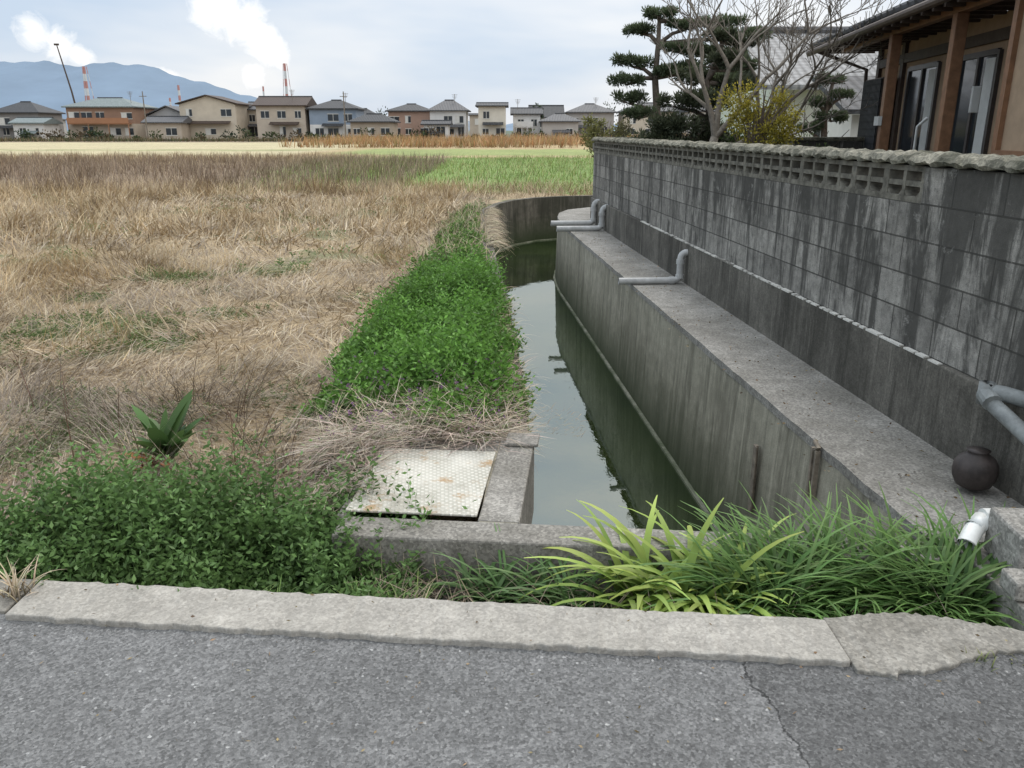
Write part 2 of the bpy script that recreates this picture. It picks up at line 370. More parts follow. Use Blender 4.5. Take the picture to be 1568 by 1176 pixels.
# road
b=MB()
xs=[-60,-20,-6,-3,-1.72,-1.2,-.6,0,.5,.9,1.05,1.25,1.5,1.8,2.4,5,30]
def ry(x):
    y=cy(x)
    if .95<x<1.15: y-=.03
    if 1.2<x<3: y+=.12*min(1,(x-1.2)/.3)
    return y+.012*math.sin(x*7)
fr=[(x,ry(x)+.03,0) for x in xs]; bk=[(x,-40,0) for x in xs]; n=len(xs)
b.poly(fr+bk,[(i,i+n,i+n+1,i+1) for i in range(n-1)]); b.poly([(x,y,z) for x,y,z in fr]+[(x,y,-.4) for x,y,z in fr],[(i,i+n,i+n+1,i+1) for i in range(n-1)])
b.make('asphalt_road',M['asphalt'])

def strip(name,xs,yf,yb,ztop,mat,zb=-.4,jit=.004,bevel=.012):
    b=MB(); n=len(xs); rs=random.Random(5)
    F=[(x,yf(x)+rs.uniform(-jit,jit)) for x in xs]; B=[(x,yb(x)+rs.uniform(-jit,jit)) for x in xs]
    top=[(x,y,ztop+rs.uniform(-.002,.002)) for x,y in F]+[(x,y,ztop+rs.uniform(-.002,.002)) for x,y in B]; bot=[(x,y,zb) for x,y in F+B]
    f=[(i,i+1,n+i+1,n+i) for i in range(n-1)]
    f+=[(2*n+i,2*n+i+1,i+1,i) for i in range(n-1)]+[(n+i,n+i+1,3*n+i+1,3*n+i) for i in range(n-1)]
    f+=[(0,n,3*n,2*n),(n-1,3*n-1,4*n-1,2*n-1)]
    b.poly(top+bot,f); return b.make(name,mat,bevel=bevel)
strip('concrete_curb',list(np.linspace(-1.68,1.025,90)),cy,lambda x:cy(x)+.225,.022,M['curb'],jit=.006,bevel=.006)
strip('concrete_curb',list(np.linspace(-9,-1.70,120)),lambda x:cy(x)+.04,lambda x:cy(x)+.24,.012,M['curbold'],jit=.012,bevel=.005)
strip('concrete_apron',list(np.linspace(1.028,1.72,40)),lambda x:ry(x)-.015+.02*math.sin(x*9),lambda x:cy(x)+.25+.05*math.sin(x*6),.014,M['curbold'],jit=.008,bevel=.005)
strip('concrete_apron',list(np.linspace(1.722,12,60)),lambda x:ry(x)-.01,lambda x:2.87,.012,M['curbold'],jit=.003,bevel=.005)

def wallstrip(name,line,mat,z0,z1,off,parent=None,thick_pts=None):
    b=MB(); n=len(line); A=line; B=thick_pts
    P=[(x,y,z0) for x,y in A]+[(x,y,z1) for x,y in A]+[(x,y,z1) for x,y in B]+[(x,y,z0) for x,y in B]
    f=[]
    for i in range(n-1):
        for k in range(3): f.append((k*n+i,k*n+i+1,(k+1)*n+i+1,(k+1)*n+i))
    f+=[(0,n,2*n,3*n),(n-1,4*n-1,3*n-1,2*n-1)]
    b.poly(P,f); o=b.make(name,mat,parent); return o
def dens(L,k=4):
    o=[]
    for a,b2 in zip(L[:-1],L[1:]):
        for i in range(k): o.append((a[0]+(b2[0]-a[0])*i/k,a[1]+(b2[1]-a[1])*i/k))
    o.append(L[-1]); return o
Rd,Wd=dens(Rp,8),dens(Wp,8)
e=empty('concrete_ledge')
b=MB(); n=len(Rd); rs=random.Random(9)
edge=[rs.uniform(-.005,.005) for _ in Rd]
batt=[(x-.05,y-(.05 if y>16 else 0)*-1) for x,y in Rd]
b.poly([(x,y,-1.5) for x,y in batt]+[(x,y,-.012) for x,y in Rd],[(i,i+1,n+i+1,n+i) for i in range(n-1)]); b.poly([(1.5,2.9,-1.5),(3,2.9,-1.5),(3,2.9,-.01),(1.667,2.9,-.01)],[(0,1,2,3)])
b.make('retaining_face',M['canal'],e)
wallstrip('ledge_top',[(x-.006+q,y) for (x,y),q in zip(Rd,edge)],M['ledge'],-.05,0,0,e,Wd)
wallstrip('wall_footing',[(x-.070,y+(.04 if y>16.5 else 0)) for x,y in Rd],M['footing'],-1.5,-1.13,0,e,[(x,y) for x,y in Rd])
e=empty('canal_retaining_wall'); Ld=dens(Lp)
back=[]
for i,(x,y) in enumerate(Ld):
    a=Ld[max(i-1,0)]; c=Ld[min(i+1,len(Ld)-1)]; t=Vector((c[0]-a[0],c[1]-a[1])).normalized(); back.append((x-t.y*.16,y+t.x*.16))
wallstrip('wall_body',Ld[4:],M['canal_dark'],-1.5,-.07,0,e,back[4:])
wallstrip('near_wall',Ld[:5],M['canal'],-1.5,-.003,0,e,back[:5])
wallstrip('toe',[(x+(.05 if y<18.5 else .02),y-(.05 if y>18 else 0)) for x,y in Ld[4:]],M['footing'],-1.5,-1.125,0,e,Ld[4:])
def rot(x,y,z):
    return (x+.092*(y-3),y-.092*x,z)
e=empty('drainage_headwall')
b=MB(); b.box(-.72,1.66,2.90,3.07,-1.5,0,rot); b.make('headwall',M['ledge'],e,bevel=.01)
b=MB(); b.box(-.15,.025,3.072,4.0,-.4,.002,rot); b.box(-.75,-.70,3.072,3.95,-.4,-.002,rot); b.box(-.698,-.152,3.85,4.0,-.4,0,rot); b.make('chamber_rim',M['ledge'],e,bevel=.008)
b=MB(); b.box(-.12,.05,3.90,4.06,.004,.025,rot); b.make('rim_block',M['ledge'],e,bevel=.008)
b=MB(); b.box(-1.2,1.0,2.60,2.66,-.5,-.13,rot); b.make('old_kerb',M['found'],e,bevel=.01)
b=MB(); b.box(-.715,-.155,3.09,3.80,.006,.016,rot); b.make('steel_cover_plate',M['plate'],None,bevel=.003)
def resamp(L,k):
    P=np.array(L); d=np.r_[0,np.cumsum(np.linalg.norm(np.diff(P,axis=0),axis=1))]; t=np.linspace(0,d[-1],k); return np.stack([np.interp(t,d,P[:,0]),np.interp(t,d,P[:,1])],1)
b=MB(); LL=resamp([(x-.05,y) for x,y in Lp],160); RR=resamp([(x+.05,y) for x,y in Rp],160)
b.poly([(x,y,-1.15) for x,y in LL]+[(x,y,-1.15) for x,y in RR],[(i,160+i,161+i,i+1) for i in range(159)])
b.make('canal_water',M['water'])

# ------------------------------------------------------------------ block wall
wd=Vector((-.0698,.9976)); wn=Vector((.9976,.0698))
def Wf(s,n_,z): return (2.47+s*wd.x+n_*wn.x, s*wd.y+n_*wn.y, z)
def wuv(x,y,z):
    s=(x-2.47)*wd.x+y*wd.y; n_=(x-2.47)*wn.x+y*wn.y; return (s+n_*.3+.05,z-.42)
e=empty('concrete_block_wall')
S0,S1=2.85,14.9
b=MB(); b.box(S0,S1,.0,.12,.42,1.18,Wf); b.box(S0,4.43,.0,.12,1.18,1.37,Wf); b.make('block_courses',M['block'],e,uvfun=wuv)
b=MB(); b.box(S0,S1,-.035,.16,-.02,.418,Wf); b.make('foundation',M['found'],e,bevel=.008)
b=MB(); rs=random.Random(12); s=4.0
while s<10.8:
    l=rs.uniform(.04,.15); gap=rs.uniform(0,.006) if s>6.2 else rs.uniform(0,.06)
    b.box(s,s+l,-.0365-rs.uniform(0,.002),-.002+rs.uniform(-.012,.0),.4145,.4235+rs.uniform(0,.003),Wf)
    s+=l+gap+.001
b.make('white_mortar',M['whitestrip'],e)
b=MB(); s=4.43; z0,z1=1.18,1.37
while s<S1-.05:
    L=.395; s2=min(s+L,S1)
    b.box(s,s2,.0,.12,z0,z0+.03,Wf); b.box(s,s2,.0,.12,z1-.028,z1,Wf)
    zz0,zz1=z0+.0305,z1-.0285
    for a,c in ((0,.03),(.182,.212),(.365,.395)): b.box(s+a,min(s+c,S1),.002,.118,zz0,zz1,Wf)
    for a,c in ((.0305,.1815),(.2125,.3645)):
        zm=(zz0+zz1)/2; b.box(s+a,s+c,.004,.116,zm-.014,zm+.014,Wf)
        for q,(p0,p1) in enumerate(((a,a+.035),(c-.035,c))):
            P=[]; 
            for nn_ in (.005,.115):
                if q==0: P+=[Wf(s+p0,nn_,zz0),Wf(s+p1,nn_,zz0),Wf(s+p0,nn_,zz0+.03)]
                else: P+=[Wf(s+p1,nn_,zz0),Wf(s+p1,nn_,zz0+.03),Wf(s+p0,nn_,zz0)]
            b.poly(P,[(0,1,2),(3,5,4),(0,3,4,1),(1,4,5,2),(2,5,3,0)])
    s+=L
b.make('openwork_course',M['openwork'],e)
b=MB(); k=330; sec=[(-.035,1.372),(-.045,1.395),(-.025,1.42),(.02,1.435),(.06,1.44),(.10,1.435),(.14,1.42),(.16,1.395),(.155,1.372)]
P=[];rs=random.Random(3)
for i in range(k+1):
    s=S0+(S1-S0+.03)*i/k; sc=.5+.5*math.cos(s*2*math.pi/.2)
    for j,(n_,z) in enumerate(sec):
        P.append(Wf(s,n_+rs.uniform(-.008,.008)+(.014*sc if j<3 else 0),z+(rs.uniform(-.010,.010) if j not in(0,8) else .012*sc)))
q=len(sec); f=[]
for i in range(k):
    for j in range(q-1): f.append((i*q+j,(i+1)*q+j,(i+1)*q+j+1,i*q+j+1))
    f.append((i*q+q-1,(i+1)*q+q-1,(i+1)*q,i*q))
f.append(tuple(range(q))); f.append(tuple(k*q+j for j in range(q))[::-1])
b.poly(P,f); b.make('coping',M['coping'],e)
e=empty('concrete_block_wall')
def W2(s,n_,z): return (1.47+s*.9995,14.96+s*.03+n_,z)
b=MB(); b.box(0,24,0,.12,.42,1.37,W2); b.make('block_courses',M['block'],e,uvfun=lambda x,y,z:(x,z-.42))
b=MB(); b.box(-.03,24,-.03,.16,-.02,.418,W2); b.make('foundation',M['found'],e)
b=MB(); b.box(-.04,24,-.03,.16,1.372,1.44,W2); b.make('coping',M['coping'],e,bevel=.02)
b=MB(); P=[Wf(2.87,.11,0)[:2],(26,2.9),(26,15.5),(1.55,14.98)]
b.poly([(x,y,.33) for x,y in P]+[(x,y,-.1) for x,y in P],[(0,1,2,3),(0,4,5,1),(1,5,6,2),(2,6,7,3),(3,7,4,0)])
b.make('garden_soil',simple('garden_soil',(.05,.045,.03),.95,.4,14,.5))
e=empty('concrete_pipe_block')
b=MB(); b.box(1.80,2.45,2.72,2.98,.02,.20,rot); b.make('block',M['ledge'],e,bevel=.015)
b=MB(); b.box(1.74,2.45,2.60,2.715,.018,.09,rot); b.make('step',M['ledge'],e,bevel=.012)

def pipe(name,pts,r,mat,collars=(),parent=None):
    e=empty(name); b=MB()
    P=[Vector(pts[0])]
    for i in range(1,len(pts)-1):
        p=Vector(pts[i]); a=(Vector(pts[i-1])-p).normalized(); c=(Vector(pts[i+1])-p).normalized(); q=r*2
        for t in np.linspace(0,1,6): P.append((p+a*q)*(1-t)**2+p*2*t*(1-t)+(p+c*q)*t*t)
    P.append(Vector(pts[-1])); b.tube(P,r,14,False); b.tube([p for p in P],r*.8,14,False); b.make('pipe',mat,e,True)
    b=MB()
    for (p,d,l) in collars:
        p=Vector(p); d=Vector(d).normalized(); b.tube([p,p+d*l],r*1.22,14)
    if collars: b.make('collars',mat,e)
    return e
Y=8.62
pipe('drain_pipe',[Wf(Y,.02,.33),Wf(Y,-.10,.33),Wf(Y,-.10,.035),Wf(Y,-.75,.035)],.036,M['pvc'],[(Wf(Y,-.10,.26),(0,0,1),-.05),(Wf(Y,-.10,.10),(0,0,1),-.04),(Wf(Y,-.16,.035),(-1,-.07,0),.05)])
for s_,o_ in ((13.4,.0),(14.2,.02)):
    pipe('drain_pipe',[Wf(s_,.02,.38+o_),Wf(s_,-.09,.38+o_),Wf(s_,-.09,.04),Wf(s_,-.82,.04)],.045,M['pvc'],[(Wf(s_,-.09,.30),(0,0,1),-.06),(Wf(s_,-.09,.12),(0,0,1),-.05)])
pipe('drain_pipe',[Wf(3.30,-.0,.44),Wf(3.47,-.13,.46),Wf(3.47,-.13,.42),Wf(3.15,-.09,.31),Wf(2.7,-.04,.15)],.034,M['steelpipe'],[(Wf(3.47,-.13,.44),(-.05,-1,-.4),.07)])
pipe('drain_pipe',[(1.93,2.84,.13),(1.80,2.84,.13),(1.745,2.80,.11),(1.70,2.75,.07)],.034,M['pvcw'],[((1.84,2.84,.13),(-1,0,0),.04)])
b=MB(); P=[];n=24;prof=[(0,-.085),(.04,-.083),(.07,-.065),(.086,-.03),(.09,0),(.086,.035),(.07,.062),(.045,.08),(.04,.09),(.048,.098),(.0,.098)]
cx,cy_,cz=Wf(3.40,-.165,.10)
for r,z in prof:
    for j in range(n): P.append((cx+r*math.cos(j*2*math.pi/n)*1.05,cy_+r*math.sin(j*2*math.pi/n),cz+z))
b.poly(P,[(i*n+j,i*n+(j+1)%n,(i+1)*n+(j+1)%n,(i+1)*n+j) for i in range(len(prof)-1) for j in range(n)]); b.make('round_ceramic_pot',M['pot'],smooth=True)
e=empty('rusty_angle_iron'); b=MB()
x=rx(4.7)-.02; b.box(x-.03,x-.005,4.69,4.72,-.74,-.30); b.box(x-.03,x-.024,4.66,4.6895,-.74,-.30); b.make('angle',M['rust'],e)
e=empty('rusty_angle_iron'); b=MB(); x=rx(3.95)-.01; b.box(x-.028,x-.004,3.95,3.975,-.30,-.02); b.box(x-.028,x-.004,3.90,3.92,-.28,-.02); b.tube([(x-.016,3.94,-.03),(x-.016,3.90,0.0),(x-.016,3.96,.012)],.012,8); b.make('angle',M['rust'],e)

# ------------------------------------------------------------------ vegetation near
U=rng.uniform
v=Veg()
def scatter(n,x0,x1,y0,y1,f=None):
    x=U(x0,x1,n); y=U(y0,y1,n)
    if f is not None: m=f(x,y); x,y=x[m],y[m]
    return x,y
def notcanal(x,y): return (x<lx(y)-.12)&~(in_mound(x,y))&~((y<4.1)&(x>-.8))
cols=[(.50,.40,.27),(.42,.335,.225),(.60,.515,.38),(.31,.25,.19),(.46,.35,.21),(.38,.32,.26)]
def addstraw(n,x0,x1,y0,y1,L0,L1,le0,le1,w,f,pal=cols,mul=1,cv=.8,seg=3):
    x,y=scatter(n,x0,x1,y0,y1,f); n=len(x); 
    idx=rng.integers(0,len(pal),n); c=np.array(pal)[idx]*mul*(1+.26*fn(x,y,.8,5)+.20*fn(x,y,2.6,1))[:,None]*U(.65,1.2,(n,1))
    az=2.6*fn(x,y,1.0,2)*1.5+U(-1.5,1.5,n); hm=(1+.4*fn(x,y,1.7,6))
    v.blades(np.stack([x,y,H(x,y)+U(0,.05,n)],1),az,U(L0,L1,n)*hm,U(le0,le1,n),U(0,cv,n),U(.6,1.3,n)*w,c,seg)
ns=lambda x,y: notcanal(x,y)&~in_strip(x,y)
gm=gmf
sparse=lambda x,y: ns(x,y)&(gm(x,y)+U(-.5,.5,len(x))<.50)
addstraw(42000,-4.6,.0,2.7,6.5,.08,.26,.8,1.6,.0042,sparse)
addstraw(40000,-9,.0,6,12,.12,.32,.7,1.55,.0075,sparse)
addstraw(30000,-18,.0,12,24,.20,.45,.6,1.5,.016,sparse)
tall=lambda x,y: ns(x,y)&(fn(x,y,.5,1.2)>.18)&(y>6.2-.35*(x+3))
addstraw(15000,-10,-1.5,5.5,13,.22,.44,.05,.8,.006,tall,[(.54,.41,.24),(.48,.36,.21),(.60,.50,.34)],1,1.0)
addstraw(23000,-24,-1.5,13,27,.28,.54,.05,.85,.013,lambda x,y:ns(x,y)&(fn(x,y,.35,1.2)>-.25),[(.50,.385,.235),(.43,.32,.195),(.55,.455,.31)],1,1.0)
addstraw(7500,-4.4,-1.0,3.0,5.6,.2,.42,.4,1.4,.004,lambda x,y:ns(x,y)&(fn(x,y,1.6,2)>-.3),[(.19,.155,.125),(.28,.235,.19),(.42,.355,.29)],1,.5)
addstraw(24000,-36,-3.5,24,50,.35,.66,0,.6,.02,lambda x,y:fn(x,y,.2,4)>-.55,[(.30,.225,.165),(.22,.165,.125),(.38,.30,.21)],1,.5)
addstraw(9000,-16,12,22.9,28,.22,.45,.1,.9,.016,lambda x,y:y>22.9+0*x,[(.48,.38,.25),(.41,.32,.205)],1,1)
addstraw(7000,-45,-9,47,55,.3,.5,0,.5,.03,None,[(.44,.35,.22),(.37,.28,.18)],1,.5)
v.make('dry_grass',M['straw'])
v=Veg()
addstraw(19000,-11,16,25,56,.14,.32,.0,.8,.025,lambda x,y:(fn(x,y,.2,1)>-.6)&(x>-9-.1*(y-28))&(y>25+2*fn(x,y,.5,3)),[(.18,.28,.07),(.25,.34,.10),(.38,.36,.17)],1,.6)
v.make('green_field_grass',M['leaf'])
v=Veg()
addstraw(15000,-24,26,84,128,.6,1.3,0,.5,.07,lambda x,y:fn(x,y,.15,2)>-.2,[(.46,.25,.12),(.40,.24,.13),(.52,.36,.20),(.34,.27,.12)],1,.4,2)
addstraw(5000,-100,-20,123,130,.3,.8,0,.5,.08,None,[(.12,.10,.06),(.24,.18,.11),(.10,.13,.06)],1,.4,2)
v.make('distant_dry_grass',M['straw'])

def sprigs(v,x,y,h,leafL,leafW,k,base=(.075,.17,.03),top=(.19,.36,.07),spread=.6):
    n=len(x); z=H(x,y); 
    az=U(0,2*np.pi,n); ln=U(.0,spread,n)
    S=np.stack([np.sin(ln)*np.cos(az),np.sin(ln)*np.sin(az),np.cos(ln)],1)*h[:,None]
    B=np.stack([x,y,z],1)
    cm=U(.7,1.2,(n,1))*(1+.25*fn(x,y,2.1,3))[:,None]
    for j in range(k):
        t=.2+.8*(j+U(0,1,n))/k; a=j*2.4+U(-.5,.5,n)+az
        p=B+S*t[:,None]; ax=np.stack([np.cos(a),np.sin(a),U(.1,1.0,n)],1)
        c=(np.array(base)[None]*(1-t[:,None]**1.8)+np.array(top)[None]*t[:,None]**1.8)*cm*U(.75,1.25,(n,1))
        sz=(1.2-.5*t)*U(.8,1.2,n)
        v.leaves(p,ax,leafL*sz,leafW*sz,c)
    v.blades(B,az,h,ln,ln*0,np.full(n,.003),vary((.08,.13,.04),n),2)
v=Veg()
dm=lambda x,y: in_mound(x,y)&(x<-.34)
x,y=scatter(8500,-3.4,-.25,2.4,3.9,dm); hh=(.14+.16*fn(x,y,2.5,1)+.12*fn(x,y,6.5,3)+.13*np.clip((y-2.5)/.5,0,1)-.10*np.clip(-1.5-x,0,1))*np.interp(x,[-.8,-.35],[1,.6])*U(.7,1.2,len(x)); sprigs(v,x,y,np.maximum(hh+.15,.10),.040,.018,14,(.032,.072,.02),(.155,.265,.085))
v.make('vetch_weeds',M['leaf'])
v=Veg()
lump=lambda x,y: np.clip(.62+.65*fn(x,y,2.6,2)+.50*fn(x,y,6.1,6),.12,1.5)
def edt(x,y): return np.clip((x-(lx(y)-swid(y)))/.25,.35,1)*np.clip((lx(y)-.0-x)/.25,.5,1)
x,y=scatter(17000,-1.6,.3,4.0,9,lambda x,y:in_strip(x,y)); hh=(.17+.31*lump(x,y))*edt(x,y)*np.interp(y,[4,4.7],[.6,1])*U(.6,1.2,len(x)); sprigs(v,x,y,hh,.050,.022,11,(.02,.055,.010),(.155,.315,.06))
x,y=scatter(7500,-1.9,.2,9,20.5,lambda x,y:in_strip(x,y)&(fn(x,y,1.8,1)+U(-.4,.4,len(x))>-.45)); hh=(.10+.25*lump(x,y)*np.interp(y,[9,16],[1,.45]))*edt(x,y)*U(.6,1.2,len(x)); sprigs(v,x,y,hh,.075,.032,8,(.03,.075,.014),(.18,.31,.08))
n=420; y=U(4.3,14,n); x=lx(y)+U(-.15,.02,n); sprigs(v,x,y,U(.06,.16,n),.045,.018,9,(.06,.13,.03),(.16,.30,.06),1.3)
v.make('bank_weeds',M['leaf'])
v=Veg(); x,y=scatter(15000,-6,-.6,3.2,11,lambda x,y:ns(x,y)&(gm(x,y)+U(-.3,.3,len(x))>.38)); sprigs(v,x,y,U(.03,.11,len(x)),.032,.014,6,(.09,.14,.045),(.19,.27,.10))
x,y=scatter(3200,-14,-.8,11,23,lambda x,y:ns(x,y)&(gm(x,y)>.5)); sprigs(v,x,y,U(.05,.16,len(x)),.07,.03,4,(.1,.16,.05),(.20,.30,.11))
v.make('field_sprouts',M['leaf'])
v=Veg(); x,y=scatter(130,-1.1,.1,3.95,5.2,in_strip); n=len(x); p=np.stack([x,y,H(x,y)+U(.2,.38,n)],1)
for j in range(5): v.leaves(p+U(-.012,.012,(n,3)),rng.normal(size=(n,3)),np.full(n,.015),np.full(n,.011),vary((.22,.12,.22),n))
v.make('vetch_flowers',M['leaf'])
v=Veg()
n=2600; y=U(4.1,8,n); x=lx(y)+U(-.3,.0,n); m=U(0,1,n)<np.where(y<5.4,1,.35); x,y=x[m],y[m]; n=len(x)
v.blades(np.stack([x,y,H(x,y)+U(.05,.22,n)],1),U(-2.4,1.2,n),U(.10,.24,n),U(.6,1.3,n),U(.6,1.5,n),np.full(n,.004),vary((.42,.34,.25),n,.4),4)
x,y=scatter(1500,-1.4,.0,3.95,4.7,in_strip); n=len(x); v.blades(np.stack([x,y,H(x,y)+U(.10,.26,n)],1),U(-3.1,3.1,n),U(.1,.26,n),U(.5,1.5,n),U(.1,1.1,n),np.full(n,.004),vary((.44,.37,.28),n,.4),3)
x,y=scatter(3200,-1.6,0,10,20,in_strip); n=len(x); v.blades(np.stack([x,y,H(x,y)+U(.0,.15,n)],1),U(-3.1,3.1,n),U(.15,.4,n),U(.2,1.2,n),U(.1,1.1,n),np.full(n,.008),vary((.46,.38,.26),n,.3),3)
n=900; y=U(12,18,n); x=lx(y)-U(.0,.12,n); v.blades(np.stack([x,y,np.full(n,-.05)],1),U(-.7,.7,n),U(.2,.45,n),U(1.0,1.6,n),U(.7,1.5,n),np.full(n,.008),vary((.44,.37,.26),n,.3),4)
n=2400; x=U(-1.0,-.05,n); y=U(3.93,4.35,n); v.blades(np.stack([x,y,H(x,y)+U(.06,.22,n)],1),U(-3.0,-.2,n),U(.15,.36,n),U(.9,1.5,n),U(.1,.7,n),np.full(n,.0045),vary((.48,.405,.33),n,.35),3)
n=900; x=U(-.92,-.64,n); y=U(3.3,4.0,n); v.blades(np.stack([x,y,H(x,y)+U(.15,.26,n)],1),U(-2.2,.4,n),U(.12,.28,n),U(.8,1.4,n),U(.1,.7,n),np.full(n,.004),vary((.46,.39,.31),n,.3),3)
n=1500; x=U(-.6,1.6,n); y=2.78-.092*x+U(-.3,.12,n); v.blades(np.stack([x,y,-.26+U(0,.12,n)],1),U(-3.1,3.1,n),U(.1,.25,n),U(.5,1.5,n),U(.1,.7,n),np.full(n,.004),vary((.28,.23,.17),n,.4),3)
for j in range(9): 
    n=14; t=np.linspace(0,1,n); v.blades(np.stack([.08+.28*t,np.full(n,4.0+.02*j),.06-.04*t+.01*j],1),U(-1,1,n),U(.02,.06,n),U(.6,1.6,n),U(0,1,n),np.full(n,.003),vary((.28,.22,.15),n),2)
v.make('dead_straw',M['straw'])
def clump(v,cx,cy0,n,L,w,c0,c1,r=.05,z=-.24,l1=.9,seg=7,c_0=.5,c_1=1.6,tw=.35,front=.62):
    x=cx+rng.normal(0,r,n); y=cy0+rng.normal(0,r*.7,n); az=U(0,2*np.pi,n)
    Lb=U(.65,1.1,n)*L; Lb=np.where(np.sin(az)<-.2,Lb*front,Lb)
    v.blades(np.stack([x,y,np.full(n,z)],1),az,Lb,U(.0,l1,n)*.7,U(c_0,c_1,n),U(.8,1.2,n)*w,vary(c0,n,.25),seg,vary(c1,n,.25),tw=tw,tilt=.25,dark=.35)
v=Veg()
for cx,cc in ((-.12,70),(-.03,60),(.15,80),(.23,60),(.40,45)): clump(v,cx,2.74-.09*cx+U(-.04,.04),cc,.40,.016,(.03,.07,.02),(.14,.24,.08),.03,-.24,.9,8,1.3,2.9)
v.make('spider_lily_leaves',M['leaf'])
v=Veg()
for cx in (.50,.57,.64,.71,.78): clump(v,cx,2.72-.09*cx+U(-.03,.03),42,.54,.034,(.10,.20,.035),(.38,.48,.11),.045,-.2,.9,10,1.2,2.6,.22,.72)
v.make('daylily_plant',M['leaf'])
v=Veg()
for cx in (.90,.98,1.06,1.20,1.27,1.34,1.48,1.55,1.62,1.72): clump(v,cx,2.72-.06*cx+U(-.06,.10),210,.54,.017,(.025,.065,.018),(.14,.25,.065),.05,-.2,.9,8,1.1,2.7)
v.make('spider_lily_leaves',M['leaf'])
v=Veg(); n=26; az=U(0,6.28,n)
v.blades(np.tile(np.array([[-1.92,4.2,-.2]]),(n,1))+U(-.03,.03,(n,3)),az,U(.20,.42,n),U(.05,.6,n),U(.4,1.3,n),U(.06,.09,n),vary((.05,.10,.03),n),8,vary((.08,.16,.045),n),broad=True,tw=.7)
n=6; v.blades(np.tile(np.array([[-1.92,4.15,-.2]]),(n,1)),U(3.6,5.4,n),U(.2,.30,n),U(.6,1.1,n),U(.4,.9,n),np.full(n,.06),vary((.38,.14,.05),n),8,broad=True,tw=.5)
v.make('dock_plant',M['leaf'])
v=Veg(); n=30; x=U(-3.4,-1.0,n); y=U(3.6,5.2,n); v.blades(np.stack([x,y,H(x,y)],1),U(0,6.28,n),U(.3,.55,n),U(0,.35,n),U(0,.4,n),np.full(n,.007),vary((.16,.11,.08),n),4); v.make('dry_stalks',M['straw'])
v=Veg()
for cx in (-1.0,-.85,-.55,-.4): clump(v,cx,2.62,34,.24,.007,(.08,.15,.03),(.24,.34,.1),.04)
for cx in (1.45,1.6): clump(v,cx,2.14,16,.04,.004,(.12,.16,.05),(.3,.3,.12),.03,z=0,c_1=1.4)
v.make('grass_tuft',M['leaf'])
v=Veg(); clump(v,-1.72,2.50,60,.16,.006,(.35,.28,.18),(.55,.46,.33),.03,z=.0,c_1=1.4); v.make('dry_grass_tuft',M['straw'])
v=Veg(); n=420; s=U(3,14,n); nn=U(-.75,-.05,n)**1; P_=np.array([Wf(a,q,.006) for a,q in zip(s,nn)]); ax=rng.normal(size=(n,3)); ax[:,2]*=.05
v.leaves(P_,ax,U(.01,.03,n),U(.005,.012,n),vary((.22,.16,.09),n,.5))
n=160; x=U(-1.6,1.7,n); y=2.205-.092*x+U(-.5,.22,n); ax=rng.normal(size=(n,3)); ax[:,2]*=.05; v.leaves(np.stack([x,y,np.where(y>cy(x),.027,.005)],1),ax,U(.008,.02,n),U(.004,.008,n),vary((.25,.19,.11),n,.5))
v.make('leaf_litter',M['straw'])

# ------------------------------------------------------------------ trees
def leafball(v,c,r,n,L,W,base,top,up=.3,shell=.5):
    d=rng.normal(size=(n,3)); d/=np.linalg.norm(d,axis=1)[:,None]; rad=U(shell,1,n)[:,None]
    p=np.array(c)[None]+d*rad*np.array(r)[None]; ax=d+rng.normal(size=(n,3))*.5; ax[:,2]+=up
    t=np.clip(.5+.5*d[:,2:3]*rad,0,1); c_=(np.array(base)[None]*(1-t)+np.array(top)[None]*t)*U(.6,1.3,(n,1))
    v.leaves(p,ax,U(.7,1.3,n)*L,U(.7,1.3,n)*W,c_)
def niwaki(name,bx,by,bz,pads,trunk,colb=(.025,.04,.02),colt=(.13,.165,.085),dens_=1):
    e=empty(name); b=MB(); b.tube(trunk,list(np.linspace(.10,.035,len(trunk))),9)
    for (px,py,pz,rx_,rz_) in pads:
        j=min(range(len(trunk)),key=lambda i:abs(trunk[i][2]-(pz-.15))); a=Vector(trunk[j]); q=Vector((px,py,pz-rz_*.5)); mid=(a+q)/2+Vector((0,0,.06))
        b.tube([a,mid,q],[.045,.035,.02],6)
        for _ in range(5):
            an=U(0,6.28); b.tube([mid,q,q+Vector((math.cos(an)*rx_*.7,math.sin(an)*rx_*.6,rz_*.3))],[.02,.014,.006],4)
    b.make('trunk_and_limbs',M['bark'],e,True)
    v=Veg()
    for (px,py,pz,rx_,rz_) in pads:
        k=max(5,int(rx_*26))
        for _ in range(k):
            a=U(0,6.28); rr=math.sqrt(U(0,1))*.85; c=(px+math.cos(a)*rr*rx_,py+math.sin(a)*rr*rx_*.8,pz+U(-.1,.6)*rz_*(1-rr*.5))
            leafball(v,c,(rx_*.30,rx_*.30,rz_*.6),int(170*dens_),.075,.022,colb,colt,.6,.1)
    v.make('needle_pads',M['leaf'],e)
niwaki('pruned_pine_tree',2.9,16.6,0,[
 (2.78,16.6,3.60,.42,.14),(2.48,16.7,3.34,.36,.12),(3.25,16.5,3.40,.36,.12),(3.9,16.6,3.46,.48,.15),(4.3,16.4,3.2,.46,.15),
 (2.28,16.6,2.78,.38,.16),(2.17,16.5,2.44,.34,.14),(2.25,16.6,2.12,.38,.16),(2.95,16.4,2.6,.30,.13),(2.40,16.3,1.84,.38,.15),(3.7,16.7,2.95,.5,.16),(3.15,16.3,2.98,.40,.14),(3.4,16.4,2.66,.4,.15),(4.2,16.5,2.7,.4,.15)],
 [(2.75,16.6,.2),(2.7,16.6,1.0),(2.8,16.6,1.8),(2.72,16.6,2.5),(2.75,16.6,3.1),(2.75,16.6,3.5)])
